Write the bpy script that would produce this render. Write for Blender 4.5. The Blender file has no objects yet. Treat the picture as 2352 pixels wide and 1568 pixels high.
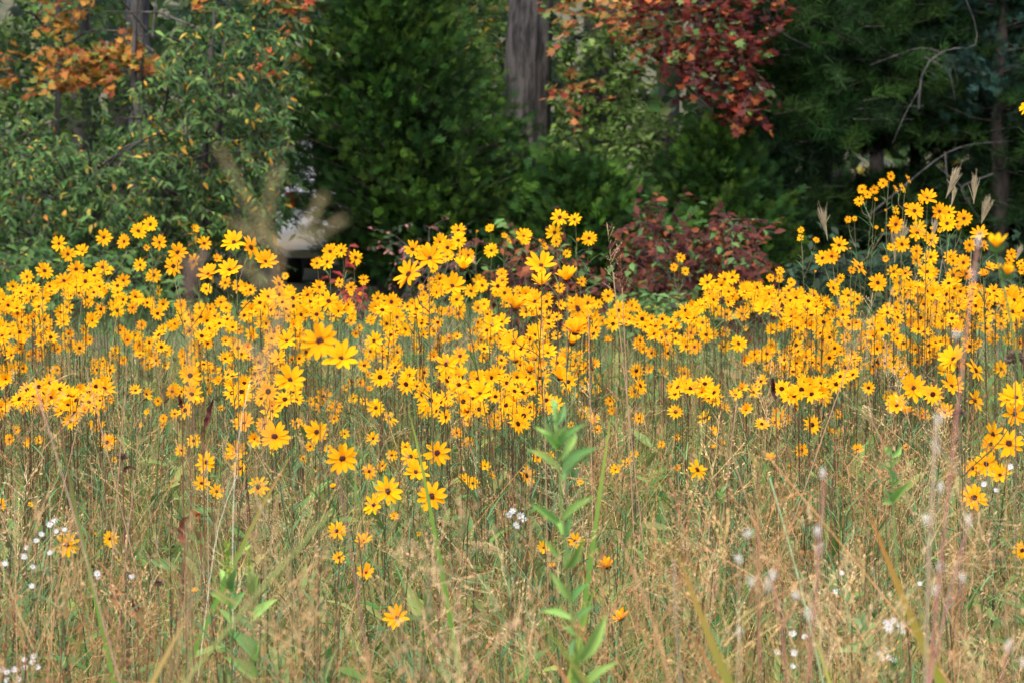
import bpy, math, random
import numpy as np
from mathutils import Vector, Matrix, Quaternion
SC = bpy.context.scene
COL = SC.collection
R = math.radians
# ------------------------------------------------------------------ camera, light, exposure
CAM_H, PITCH, LENS = 1.5, R(4.4), 100.0
cd = bpy.data.cameras.new('camera'); cam = bpy.data.objects.new('camera', cd); COL.objects.link(cam)
cam.location = (0, 0, CAM_H); cam.rotation_euler = (R(90) - PITCH, 0, 0)
cd.lens = LENS; cd.sensor_width = 36; cd.clip_start = 0.1; cd.clip_end = 600
cd.dof.use_dof = True; cd.dof.focus_distance = 7.8; cd.dof.aperture_fstop = 10.5
SC.camera = cam
SUN_EL, SUN_AZ = R(60), R(200)            # azimuth clockwise from +Y: behind the camera
w = bpy.data.worlds.new('World'); SC.world = w; w.use_nodes = True
nt = w.node_tree; bg = nt.nodes['Background']
sky = nt.nodes.new('ShaderNodeTexSky'); sky.sky_type = 'NISHITA'; sky.sun_disc = False
sky.sun_elevation = SUN_EL; sky.sun_rotation = SUN_AZ; sky.dust_density = 3.0; sky.air_density = 1.0; sky.ozone_density = 0.6
nt.links.new(sky.outputs[0], bg.inputs[0]); bg.inputs[1].default_value = 0.15
sd = bpy.data.lights.new('sun', 'SUN'); sun = bpy.data.objects.new('sun', sd); COL.objects.link(sun)
sd.energy = 1.4; sd.angle = R(40); sd.color = (1.0, 0.93, 0.82)
sv = Vector((math.sin(SUN_AZ) * math.cos(SUN_EL), math.cos(SUN_AZ) * math.cos(SUN_EL), math.sin(SUN_EL)))
sun.rotation_euler = sv.to_track_quat('Z', 'Y').to_euler(); sun.location = sv * 30
SC.view_settings.view_transform = 'Standard'; SC.view_settings.look = 'None'
SC.view_settings.exposure = 1.42; SC.view_settings.gamma = 1.0
SC.cycles.max_bounces = 6; SC.cycles.diffuse_bounces = 3; SC.cycles.transmission_bounces = 4
SC.cycles.use_denoising = True
# ------------------------------------------------------------------ helpers
rng = np.random.default_rng(7)
CP, SP = math.cos(PITCH), math.sin(PITCH)
def at(u, v, d):
    """pixel of the 2352 px wide picture + distance along the view -> point"""
    a = (u - 1176) / 2352 * 36 / LENS; b = -(v - 784) / 2352 * 36 / LENS
    return Vector((a * d, (CP + b * SP) * d, CAM_H + (-SP + b * CP) * d))
def base_y(d): return d * CP
def norm(a): return a / np.maximum(np.linalg.norm(a, axis=-1, keepdims=True), 1e-9)
class MB:
    def __init__(s): s.v = []; s.q = []; s.t = []; s.c = []; s.n = 0; s.vn = None
    def add(s, v, q=None, t=None, c=(1, 1, 1)):
        v = np.asarray(v, float).reshape(-1, 3); c = np.broadcast_to(np.asarray(c, float), (len(v), 3))
        if q is not None and len(q): s.q.append(np.asarray(q).reshape(-1, 4) + s.n)
        if t is not None and len(t): s.t.append(np.asarray(t).reshape(-1, 3) + s.n)
        s.v.append(v); s.c.append(c); s.n += len(v)
    def mesh(s, name, mat, smooth=True, origin=None):
        v = np.concatenate(s.v); c = np.concatenate(s.c)
        if origin is not None: v = v - np.asarray(origin)
        q = np.concatenate(s.q) if s.q else np.zeros((0, 4), int); t = np.concatenate(s.t) if s.t else np.zeros((0, 3), int)
        me = bpy.data.meshes.new(name); me.vertices.add(len(v)); me.vertices.foreach_set('co', v.astype(np.float32).ravel())
        nl = q.size + t.size; me.loops.add(nl)
        me.loops.foreach_set('vertex_index', np.concatenate([q.ravel(), t.ravel()]).astype(np.int32))
        nf = len(q) + len(t); me.polygons.add(nf)
        ls = np.concatenate([np.arange(len(q)) * 4, q.size + np.arange(len(t)) * 3]).astype(np.int32)
        me.polygons.foreach_set('loop_start', ls)
        me.polygons.foreach_set('use_smooth', np.full(nf, smooth))
        me.update(calc_edges=True)
        at_ = me.color_attributes.new('Col', 'FLOAT_COLOR', 'POINT')
        at_.data.foreach_set('color', np.concatenate([c, np.ones((len(c), 1))], 1).astype(np.float32).ravel())
        me.materials.append(mat); return me
    def build(s, name, mat, parent=None, smooth=True, loc=(0, 0, 0)):
        """vertices are in world space; loc is where the object's origin goes"""
        o = bpy.data.objects.new(name, s.mesh(name, mat, smooth, loc)); COL.objects.link(o)
        if parent is not None:
            o.parent = parent; o.location = Vector(loc) - Vector(parent.location)
        else: o.location = loc
        return o
def tag(o, label=None, cat=None, group=None, kind=None):
    if label: o['label'] = label
    if cat: o['category'] = cat
    if group: o['group'] = group
    if kind: o['kind'] = kind
    return o
def empty(name, loc, label, cat, group=None):
    o = bpy.data.objects.new(name, None); COL.objects.link(o); o.location = loc; o.empty_display_size = 0.1
    return tag(o, label, cat, group, 'thing')
def tubes(mb, path, rad, sides=4, col=(1, 1, 1), cap=False):
    path = np.asarray(path, float)
    if path.ndim == 2: path = path[None]
    N, K, _ = path.shape; rad = np.broadcast_to(np.asarray(rad, float), (N, K))
    tan = norm(np.gradient(path, axis=1)); ref = np.array([0.31, 0.83, 0.17]); ref /= np.linalg.norm(ref)
    a = norm(np.cross(tan, ref)); b = np.cross(tan, a)
    ang = np.arange(sides) / sides * 2 * np.pi
    ring = path[:, :, None] + rad[:, :, None, None] * (a[:, :, None] * np.cos(ang)[None, None, :, None] + b[:, :, None] * np.sin(ang)[None, None, :, None])
    idx = np.arange(N * K * sides).reshape(N, K, sides); nx = np.roll(idx, -1, 2)
    q = np.stack([idx[:, :-1], nx[:, :-1], nx[:, 1:], idx[:, 1:]], -1).reshape(-1, 4)
    col = np.asarray(col, float)
    if col.ndim == 1: c = col
    elif col.ndim == 2: c = np.repeat(col, K * sides, 0) if len(col) == N else np.repeat(col, sides, 0)
    else: c = np.repeat(col.reshape(-1, 3), sides, 0)
    mb.add(ring, q, c=c)
def ribbons(mb, base, az, length, width, lean, bend, col, nseg=4, twist=None, fold=0, tipcol=None, prof=None):
    N = len(base); t = np.linspace(0, 1, nseg + 1)
    az = np.broadcast_to(az, (N,)); length = np.broadcast_to(length, (N,)); width = np.broadcast_to(width, (N,))
    th = np.broadcast_to(lean, (N,))[:, None] + np.broadcast_to(bend, (N,))[:, None] * t[None] ** 1.3
    st = np.stack([np.sin(th) * np.cos(az)[:, None], np.sin(th) * np.sin(az)[:, None], np.cos(th)], -1)
    p = np.zeros((N, nseg + 1, 3)); p[:, 1:] = np.cumsum(0.5 * (st[:, 1:] + st[:, :-1]) * (length / nseg)[:, None, None], 1)
    p += np.asarray(base)[:, None]
    tw = az + np.pi / 2 if twist is None else twist
    side = np.stack([np.cos(tw), np.sin(tw), np.zeros(N)], -1)
    pr = (np.clip(1 - t ** 2.2, 0.04, 1) * (0.55 + 0.45 * np.minimum(1, t * 4))) if prof is None else np.asarray(prof)
    off = side[:, None] * (width[:, None] * 0.5 * pr[None])[..., None]
    v = np.stack([p - off, p + off], 2)
    idx = np.arange(N * (nseg + 1) * 2).reshape(N, nseg + 1, 2)
    q = np.stack([idx[:, :-1, 0], idx[:, :-1, 1], idx[:, 1:, 1], idx[:, 1:, 0]], -1).reshape(-1, 4)
    col = np.broadcast_to(np.asarray(col, float), (N, 3))
    if tipcol is not None:
        tc = np.broadcast_to(np.asarray(tipcol, float), (N, 3)); c = col[:, None] * (1 - t[None, :, None]) + tc[:, None] * t[None, :, None]
        c = np.repeat(c.reshape(-1, 3), 2, 0)
    else: c = np.repeat(col, (nseg + 1) * 2, 0)
    mb.add(v, q, c=c); return p
def instances(mb, tv, tq, tt, pos, X, Y, Z, sc, col, tc=None):
    """template: x = width, y = length, z = normal"""
    tv = np.asarray(tv, float); N = len(pos); V = len(tv)
    sc = np.asarray(sc, float)
    if sc.ndim < 2: sc = np.broadcast_to(sc, (N,))[:, None].repeat(3, 1)
    s = sc[:, None] * tv[None]
    v = pos[:, None] + s[..., 0:1] * X[:, None] + s[..., 1:2] * Y[:, None] + s[..., 2:3] * Z[:, None]
    o = np.arange(N)[:, None, None] * V
    q = (np.asarray(tq)[None] + o).reshape(-1, 4) if tq is not None and len(tq) else None
    t = (np.asarray(tt)[None] + o).reshape(-1, 3) if tt is not None and len(tt) else None
    c = np.repeat(np.broadcast_to(col, (N, 3)), V, 0)
    if tc is not None: c = c * np.tile(np.asarray(tc), (N, 1))
    mb.add(v, q, t, c)
def frames(Y, up=None, r=rng):
    Y = norm(Y)
    n = r.normal(0, 1, Y.shape) if up is None else norm(np.broadcast_to(up, Y.shape) + r.normal(0, 0.35, Y.shape))
    X = norm(np.cross(Y, n)); return X, Y, np.cross(X, Y)
def rdir(n, r=rng): return norm(r.normal(0, 1, (n, 3)))
def pick(pal, wts, n, var=0.15, r=rng):
    pal = np.asarray(pal, float); wts = np.asarray(wts, float); c = pal[r.choice(len(pal), n, p=wts / wts.sum())]
    return np.clip(c * r.lognormal(0, var, (n, 1)) * r.lognormal(0, var * 0.35, (n, 3)), 0.002, 0.95)
def smooth(P, n=14):
    P = np.array([tuple(p) for p in P], float); L = np.concatenate([[0], np.cumsum(np.linalg.norm(np.diff(P, axis=0), axis=1))]); m = n * 4; t = np.linspace(0, L[-1], m)
    q = np.stack([np.interp(t, L, P[:, k]) for k in range(3)], -1); w_ = max(1, m // 14)
    for _ in range(3):
        e = np.concatenate([2 * q[:1] - q[w_:0:-1], q, 2 * q[-1:] - q[-2:-w_ - 2:-1]]); q = np.mean([e[k:k + m] for k in range(2 * w_ + 1)], 0)
    q[0], q[-1] = P[0], P[-1]
    return np.stack([np.interp(np.linspace(0, m - 1, n), np.arange(m), q[:, k]) for k in range(3)], -1)
SMOOTH = smooth
# ------------------------------------------------------------------ materials
def mat_leafy(name, rough=0.55, trans=0.25, spec=0.3, noise=0.0, nscale=30, obj_var=0.0):
    m = bpy.data.materials.new(name); m.use_nodes = True; n = m.node_tree.nodes; l = m.node_tree.links
    b = n['Principled BSDF']; out = n['Material Output']
    a = n.new('ShaderNodeAttribute'); a.attribute_name = 'Col'; src = a.outputs['Color']
    if obj_var:
        oi = n.new('ShaderNodeObjectInfo'); hs = n.new('ShaderNodeHueSaturation')
        mr = n.new('ShaderNodeMapRange'); mr.inputs[3].default_value = 0.5 - obj_var * 0.45; mr.inputs[4].default_value = 0.5 + obj_var * 0.6
        l.new(oi.outputs['Random'], mr.inputs[0]); l.new(mr.outputs[0], hs.inputs['Hue']); l.new(src, hs.inputs['Color']); src = hs.outputs[0]
    if noise:
        tc = n.new('ShaderNodeTexCoord'); nz = n.new('ShaderNodeTexNoise'); nz.inputs['Scale'].default_value = nscale; nz.inputs['Detail'].default_value = 4
        l.new(tc.outputs['Object'], nz.inputs['Vector'])
        mr = n.new('ShaderNodeMapRange'); mr.inputs[1].default_value = 0.3; mr.inputs[2].default_value = 0.7
        mr.inputs[3].default_value = 1 - noise; mr.inputs[4].default_value = 1 + noise; l.new(nz.outputs[0], mr.inputs[0])
        mx = n.new('ShaderNodeMix'); mx.data_type = 'RGBA'; mx.blend_type = 'MULTIPLY'; mx.inputs[0].default_value = 1
        l.new(src, mx.inputs[6]); l.new(mr.outputs[0], mx.inputs[7]); src = mx.outputs[2]
        bp = n.new('ShaderNodeBump'); bp.inputs['Strength'].default_value = 0.25; bp.inputs['Distance'].default_value = 0.01
        l.new(nz.outputs[0], bp.inputs['Height']); l.new(bp.outputs[0], b.inputs['Normal'])
    l.new(src, b.inputs['Base Color']); b.inputs['Roughness'].default_value = rough; b.inputs['Specular IOR Level'].default_value = spec
    if trans:
        tr = n.new('ShaderNodeBsdfTranslucent'); l.new(src, tr.inputs[0]); ms = n.new('ShaderNodeMixShader'); ms.inputs[0].default_value = trans
        l.new(b.outputs[0], ms.inputs[1]); l.new(tr.outputs[0], ms.inputs[2]); l.new(ms.outputs[0], out.inputs[0])
    return m
M_LEAF = mat_leafy('leaf', 0.55, 0.3, 0.18)
M_NEEDLE = mat_leafy('evergreen foliage', 0.7, 0.15, 0.06)
M_GRASS = mat_leafy('grass', 0.55, 0.3, 0.3)
M_DRY = mat_leafy('dry straw', 0.7, 0.25, 0.2)
M_PETAL = mat_leafy('petal', 0.7, 0.4, 0.05, 0.08, 60, 0.02)
M_DISC = mat_leafy('flower disc', 0.8, 0.0, 0.2)
M_STEM = mat_leafy('stem', 0.6, 0.0, 0.25, 0.2, 40)
M_WHITE = mat_leafy('white petal', 0.6, 0.3, 0.2)
M_FLUFF = mat_leafy('seed fluff', 0.9, 0.45, 0.1)
def mat_bark():
    m = bpy.data.materials.new('bark'); m.use_nodes = True; n = m.node_tree.nodes; l = m.node_tree.links; b = n['Principled BSDF']
    a = n.new('ShaderNodeAttribute'); a.attribute_name = 'Col'
    tc = n.new('ShaderNodeTexCoord'); mp = n.new('ShaderNodeMapping'); mp.inputs['Scale'].default_value = (9, 9, 1.6); l.new(tc.outputs['Object'], mp.inputs[0])
    vo = n.new('ShaderNodeTexNoise'); vo.inputs['Scale'].default_value = 1.6; vo.inputs['Detail'].default_value = 6; vo.inputs['Roughness'].default_value = 0.65; l.new(mp.outputs[0], vo.inputs['Vector'])
    rp = n.new('ShaderNodeMapRange'); rp.inputs[1].default_value = 0.40; rp.inputs[2].default_value = 0.56; rp.inputs[3].default_value = 0.22; rp.inputs[4].default_value = 1.25; l.new(vo.outputs[0], rp.inputs[0])
    mx = n.new('ShaderNodeMix'); mx.data_type = 'RGBA'; mx.blend_type = 'MULTIPLY'; mx.inputs[0].default_value = 1
    l.new(a.outputs['Color'], mx.inputs[6]); l.new(rp.outputs[0], mx.inputs[7]); l.new(mx.outputs[2], b.inputs['Base Color'])
    bp = n.new('ShaderNodeBump'); bp.inputs['Strength'].default_value = 1.0; bp.inputs['Distance'].default_value = 0.03; l.new(vo.outputs[0], bp.inputs['Height']); l.new(bp.outputs[0], b.inputs['Normal'])
    b.inputs['Roughness'].default_value = 0.9; return m
M_BARK = mat_bark()
def mat_plain(name, col, rough=0.4, metal=0.0):
    m = bpy.data.materials.new(name); m.use_nodes = True; b = m.node_tree.nodes['Principled BSDF']; n = m.node_tree.nodes; l = m.node_tree.links
    nz = n.new('ShaderNodeTexNoise'); nz.inputs['Scale'].default_value = 9; rp = n.new('ShaderNodeMapRange'); rp.inputs[3].default_value = rough * 0.8; rp.inputs[4].default_value = min(1, rough * 1.3)
    l.new(nz.outputs[0], rp.inputs[0]); l.new(rp.outputs[0], b.inputs['Roughness'])
    b.inputs['Base Color'].default_value = (*col, 1); b.inputs['Metallic'].default_value = metal; return m
def mat_ground():
    m = bpy.data.materials.new('meadow soil'); m.use_nodes = True; n = m.node_tree.nodes; l = m.node_tree.links; b = n['Principled BSDF']
    tc = n.new('ShaderNodeTexCoord'); nz = n.new('ShaderNodeTexNoise'); nz.inputs['Scale'].default_value = 3; nz.inputs['Detail'].default_value = 9; l.new(tc.outputs['Object'], nz.inputs['Vector'])
    cr = n.new('ShaderNodeValToRGB'); e = cr.color_ramp.elements; e[0].position = 0.35; e[0].color = (0.035, 0.045, 0.016, 1); e[1].position = 0.68; e[1].color = (0.11, 0.085, 0.04, 1)
    l.new(nz.outputs[0], cr.inputs[0]); l.new(cr.outputs[0], b.inputs['Base Color']); b.inputs['Roughness'].default_value = 1
    return m
# ------------------------------------------------------------------ ground
g = MB(); xs = np.linspace(-150, 150, 61); ys = np.linspace(-60, 300, 73); X, Y = np.meshgrid(xs, ys)
Z = np.where(Y > 48, np.minimum((Y - 48) * 0.22, 16), 0.0) * 1.0  # rise added behind the woods to block low sky light through leaf gaps
idx = np.arange(X.size).reshape(X.shape)
g.add(np.stack([X, Y, Z], -1), np.stack([idx[:-1, :-1], idx[:-1, 1:], idx[1:, 1:], idx[1:, :-1]], -1))
tag(g.build('ground', mat_ground()), kind='structure')
# ------------------------------------------------------------------ leaf templates (x width, y length, z normal)
def leaf_tpl(wd=0.3, fold=0.12, droop=0.1, n=3):
    ts = np.linspace(0, 1, n + 1); v = []
    for t in ts:
        ww = wd * math.sin(math.pi * min(1, 0.06 + 0.94 * t) ** 0.8) * 0.5; zz = -droop * t * t
        v += [(-ww, t, zz + fold * ww), (0, t, zz), (ww, t, zz + fold * ww)]
    q = []
    for i in range(n):
        a = i * 3; q += [(a, a + 1, a + 4, a + 3), (a + 1, a + 2, a + 5, a + 4)]
    return np.array(v), np.array(q), None
LANCE = leaf_tpl(0.27, 0.5, 0.22, 3); LANCE2 = leaf_tpl(0.38, 0.5, 0.2, 3); OVAL = leaf_tpl(0.62, 0.4, 0.15, 2)
def lobed_tpl():
    ang = [-150, -105, -80, -48, -25, 0, 25, 48, 80, 105, 150]; rad = [0.3, 0.5, 0.3, 0.55, 0.3, 0.65, 0.3, 0.55, 0.3, 0.5, 0.3]
    v = [(0, 0.35, 0)] + [(math.sin(R(a)) * r, 0.35 + math.cos(R(a)) * r, 0.09 * (i % 2) - 0.05) for i, (a, r) in enumerate(zip(ang, rad))]
    t = [(0, i, i + 1) for i in range(1, 11)] + [(0, 11, 1)]
    return np.array(v), None, np.array(t)
LOBED = lobed_tpl()
def spray_tpl(seed, pairs=9, sub=True):
    r = np.random.default_rng(seed); v = []; q = []
    def dia(p, d, L, wd):
        d = d / np.linalg.norm(d); s = np.array([-d[1], d[0], r.uniform(-0.4, 0.4)]) * wd; b = len(v)
        v.extend([p, p + d * L * 0.45 + s, p + d * L, p + d * L * 0.45 - s]); q.append((b, b + 1, b + 2, b + 3))
    dia(np.zeros(3), np.array([0, 1, 0.02]), 1.0, 0.035)
    for i in range(pairs):
        t = 0.12 + 0.8 * i / pairs
        for sgn in (-1, 1):
            L = (0.5 * (1 - t) + 0.12) * r.uniform(0.7, 1.25); p = np.array([0, t, 0.0])
            d = np.array([sgn * r.uniform(0.6, 1.0), 0.9, r.uniform(-0.5, 0.5)]); dia(p, d, L, 0.02)
            if sub and L > 0.25:
                d2 = np.array([sgn * 0.25, 1, r.uniform(-0.5, 0.5)]); dia(p + d / np.linalg.norm(d) * L * 0.45, d2, L * 0.55, 0.018)
    return np.array(v), np.array(q), None
SPRAYS = [spray_tpl(s) for s in range(4)]
def tuft_tpl(seed, n=16):
    r = np.random.default_rng(seed); v = []; q = []
    for i in range(n):
        d = r.normal(0, 1, 3); d[1] = abs(d[1]) * 0.9 + 0.25; d /= np.linalg.norm(d); s = np.cross(d, r.normal(0, 1, 3)); s = s / np.linalg.norm(s) * 0.028
        p = np.array([0, r.uniform(0, 0.35), 0]); L = r.uniform(0.6, 1.0); b = len(v)
        v.extend([p - s * 0.5, p + s * 0.5, p + d * L * 0.6 + s, p + d * L]); q.append((b, b + 1, b + 2, b + 3))
    return np.array(v), np.array(q), None
TUFTS = [tuft_tpl(s) for s in range(4)]
def poly_pts(poly, n, r=rng):
    """random points inside a polygon (picture coordinates)"""
    P = np.array(poly, float); lo, hi = P.min(0), P.max(0); out = []
    while len(out) < n:
        p = r.uniform(lo, hi); c = False; j = len(P) - 1
        for i in range(len(P)):
            if (P[i, 1] > p[1]) != (P[j, 1] > p[1]) and p[0] < (P[j, 0] - P[i, 0]) * (p[1] - P[i, 1]) / (P[j, 1] - P[i, 1]) + P[i, 0]: c = not c
            j = i
        if c: out.append(p)
    return np.array(out)
def at_many(uv, d): return np.array([at(u, v, dd) for (u, v), dd in zip(uv, d)])
def twigs(leaf, wood, start, dirs, tl, nl, ll, tpl, cols, droop=0.5, spread=0.8, wcol=(0.09, 0.07, 0.055), up=(0, -0.35, 1), r=rng, wr=0.004):
    """curved twigs with leaves along them; cols(n) gives colours, clump-wise variation is added per twig"""
    N = len(start); K = 5; t = np.linspace(0, 1, K); dirs = norm(dirs); L = tl * r.uniform(0.6, 1.3, N)
    path = start[:, None] + dirs[:, None] * (L[:, None] * t[None])[..., None]; path[..., 2] -= droop * (L[:, None] * 0.5) * t[None] ** 2
    if wood is not None: tubes(wood, path, wr * (1 - 0.7 * t)[None].repeat(N, 0), 3, wcol)
    tt = (np.arange(nl) + 0.5) / nl
    pos = path[:, 0][:, None] + dirs[:, None] * (L[:, None] * tt[None])[..., None]; pos[..., 2] -= droop * (L[:, None] * 0.5) * tt[None] ** 2
    sd_ = norm(np.cross(dirs, np.array([0.1, 0.1, 1.0])))[:, None] * np.where(np.arange(nl) % 2, 1, -1)[None, :, None]
    dl = norm(dirs)[:, None] * 0.5 + sd_ * spread + r.normal(0, 0.45, pos.shape); dl[..., 2] -= droop
    pos = pos.reshape(-1, 3); dl = dl.reshape(-1, 3); n = len(pos)
    Xa, Ya, Za = frames(dl, np.array(up), r)
    c = cols(n) * np.repeat(r.lognormal(0, 0.13, (N, 1)), nl, 0)
    instances(leaf, *tpl, pos, Xa, Ya, Za, ll * r.uniform(0.6, 1.25, n), c)
def trunk_mesh(mb, pts, r0, r1, col, sides=12, seed=0, rough=0.06):
    pts = np.array([tuple(p) for p in pts], float); K = 14; s = np.linspace(0, 1, K); o = np.linspace(0, 1, len(pts))
    path = np.stack([np.interp(s, o, pts[:, i]) for i in range(3)], -1)
    r = np.random.default_rng(seed); path[1:-1, :2] += r.normal(0, r0 * 0.12, (K - 2, 2)); rad = r0 + (r1 - r0) * s; rad[0] *= 1.25
    tubes(mb, path, rad, sides, col)
    v = mb.v[-1]; vv = v.reshape(K, sides, 3); ctr = vv.mean(1, keepdims=True); vv += (vv - ctr) * (r.normal(0, rough * 1.6, (1, sides, 1)) + r.normal(0, rough * 0.8, (K, sides, 1)))
# ------------------------------------------------------------------ woods
GREEN1 = [(0.055, 0.115, 0.035), (0.075, 0.14, 0.05), (0.05, 0.10, 0.055), (0.11, 0.15, 0.04)]
BLUEG = [(0.05, 0.112, 0.03), (0.072, 0.145, 0.034), (0.11, 0.175, 0.042), (0.032, 0.072, 0.024)]
ORANGE = [(0.34, 0.14, 0.025), (0.40, 0.20, 0.03), (0.28, 0.08, 0.025), (0.16, 0.19, 0.04)]
RED = [(0.10, 0.018, 0.014), (0.06, 0.014, 0.012), (0.20, 0.035, 0.018), (0.36, 0.11, 0.03), (0.12, 0.19, 0.05)]
def tree(name, loc, label, cat='tree', group=None): return empty(name, loc, label, cat, group)
def grow(root, trunk, foliage, leafmat=None, wood=None):
    l = root.location
    if trunk is not None and trunk.n: trunk.build('trunk', M_BARK, root, True, l)
    if wood is not None and wood.n: wood.build('branches', M_BARK, root, True, l)
    if foliage is not None and foliage.n: foliage.build('crown', leafmat or M_LEAF, root, True, l)
def high_crown(fo, c, rad, n, size, pal, wts, seed, tpl=OVAL):
    """upper crown, above the frame"""
    r = np.random.default_rng(seed); d = rdir(n, r); p = np.array(c) + d * np.array(rad) * r.uniform(0.45, 1.0, (n, 1)) * (1 + 0.25 * np.sin(d[:, :1] * 7 + seed) * np.cos(d[:, 2:] * 6))
    Xa, Ya, Za = frames(r.normal(0, 1, (n, 3)) + np.array([0, 0, -0.4]), np.array((0, 0, 1.0)), r)
    instances(fo, *tpl, p, Xa, Ya, Za, size * r.uniform(0.6, 1.3, n), pick(pal, wts, n, 0.2, r))
def G(u, d):  # ground point under picture column u at distance d
    p = at(u, 784, d); return Vector((p.x, base_y(d), 0))
def leafy_mass(polys, n, d0, d1, tl, nl, ll, tpl, pal, wts, seed, fo, wd, droop, mean=(0, -0.5, 0.1)):
    r = np.random.default_rng(seed); uv = poly_pts(polys, n, r); d = r.uniform(d0, d1, n); st = at_many(uv, d)
    twigs(fo, wd, st, r.normal(0, 0.6, (n, 3)) + np.array(mean), tl, nl, ll, tpl, lambda k: pick(pal, wts, k, 0.16, r), droop, r=r)
# 1 drooping-leaved wild peach: several stems, left third
def peach(u, d, poly, n, seed, label, pal=BLUEG, wts=(3, 3, 2, 2), yel=0.06, hc=True, hs=1.0):
    l = G(u, d); root = tree('wild_fruit_tree', l, label); tr, fo, wd = MB(), MB(), MB(); r = np.random.default_rng(seed)
    for k in range(4):
        e = l + Vector((r.uniform(-0.5, 0.6), r.uniform(-0.8, 0.5), r.uniform(2.6, 3.6) * hs))
        m = (l + e) / 2 + Vector((r.uniform(-0.25, 0.25), 0, 0.1)); trunk_mesh(tr, [l + Vector((0.07 * k - 0.1, 0.05 * k, 0)), m, e], 0.045, 0.012, (0.07, 0.06, 0.05), 8, seed + k)
        for j in range(7):
            a = l.lerp(e, r.uniform(0.25, 0.9)); b = a + Vector((r.uniform(-0.9, 0.9), r.uniform(-0.8, 0.3), r.uniform(0.1, 0.5)))
            tubes(wd, np.array([a, (a + b) / 2 + Vector((0, 0, 0.08)), b]), [0.014, 0.009, 0.004], 5, (0.07, 0.06, 0.05))
    uv = poly_pts(poly, n, r); dd = r.uniform(d - 1.3, d + 1.2, n); st = at_many(uv, dd)
    def cols(k):
        c = pick(pal, wts, k, 0.17, r); y = r.random(k) < yel; c[y] = pick([(0.55, 0.30, 0.03), (0.5, 0.36, 0.06), (0.5, 0.2, 0.04)], (3, 2, 1), y.sum(), 0.1, r); return c
    twigs(fo, wd, st, r.normal(0, 0.6, (n, 3)) + np.array([0, -0.55, 0.15]), 0.4, 15, 0.073, LANCE2, cols, 0.6, r=r)
    if hc: high_crown(fo, (l.x, l.y + 0.5, 4.6), (1.7, 1.4, 1.0), 2600, 0.14, pal, wts, seed + 9, LANCE)
    grow(root, tr, fo, M_LEAF, wd)
peach(430, 23.5, [(330, 640), (300, 300), (375, 150), (440, 30), (640, 20), (690, 200), (648, 400), (655, 500), (610, 570), (560, 640)], 640, 11, 'green fruit tree with drooping lance-shaped leaves left of the dark cedar')
peach(150, 23.0, [(-60, 620), (-60, 330), (120, 310), (240, 350), (330, 330), (360, 640), (120, 600)], 520, 12, 'low green fruit tree with drooping leaves at the far left woodland edge', yel=0.04, hc=False, hs=0.42)
peach(-140, 24.5, [(-420, 620), (-420, 0), (-60, 0), (-20, 240), (-70, 620)], 420, 13, 'green leafy tree cut off by the left edge of the photo', GREEN1, hs=0.4, hc=False)
# 2 orange-yellow maple behind them
l = G(120, 25.2); root = tree('maple_tree', l, 'young maple with orange and yellow leaves beside the left grey trunk'); tr, fo, wd = MB(), MB(), MB()
trunk_mesh(tr, [l, l + Vector((0.1, 0, 2.2)), l + Vector((0.0, 0, 5))], 0.03, 0.016, (0.05, 0.045, 0.04), 10, 3)
for (a, b) in (((120, 220), (360, 150)), ((115, 190), (-40, 190)), ((125, 130), (250, 60)), ((118, 80), (40, 20))):
    A = at(*a, 25.2); B = at(*b, 24.4); bm_ = MB(); tubes(bm_, np.array([A, A.lerp(B, 0.5) + Vector((0, 0, 0.06)), B]), [0.02, 0.012, 0.004], 5, (0.08, 0.07, 0.06)); bm_.build('branch', M_BARK, root, True, l)
leafy_mass([(70, 190), (110, 110), (200, 120), (340, 95), (370, 150), (330, 190), (220, 190), (120, 225)], 80, 23.2, 24.4, 0.25, 9, 0.085, LOBED, ORANGE, (3, 3, 2, 3), 21, fo, wd, 0.15)
leafy_mass([(-80, 160), (20, 150), (40, 200), (-80, 230)], 26, 24.2, 25.2, 0.25, 8, 0.085, LOBED, ORANGE, (3, 3, 1, 1.5), 22, fo, wd, 0.15)
leafy_mass([(110, 0), (200, 0), (200, 60), (130, 70)], 16, 24.2, 25.2, 0.25, 8, 0.085, LOBED, ORANGE, (3, 3, 1, 1), 23, fo, wd, 0.15)
leafy_mass([(380, -60), (760, -60), (760, 25), (520, 40), (400, 10)], 36, 23.4, 24.6, 0.25, 8, 0.105, LOBED, [(0.55, 0.16, 0.05), (0.5, 0.25, 0.04), (0.12, 0.17, 0.05), (0.3, 0.05, 0.03)], (3, 3, 4, 1), 24, fo, wd, 0.4)
leafy_mass([(595, 140), (625, 140), (628, 165), (598, 170)], 4, 23.3, 23.6, 0.1, 6, 0.10, LOBED, [(0.75, 0.17, 0.07)], (1,), 25, fo, wd, 0.3)
leafy_mass([(700, 95), (800, 90), (810, 160), (700, 160)], 12, 23.6, 24.2, 0.22, 6, 0.10, LOBED, [(0.6, 0.25, 0.09), (0.6, 0.33, 0.09), (0.2, 0.2, 0.06)], (3, 2, 2), 26, fo, wd, 0.3)
high_crown(fo, (l.x, l.y, 5.6), (2.2, 1.8, 1.6), 3000, 0.16, ORANGE, (3, 3, 1, 3), 27, LOBED)
grow(root, tr, fo, M_LEAF, wd)
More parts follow.
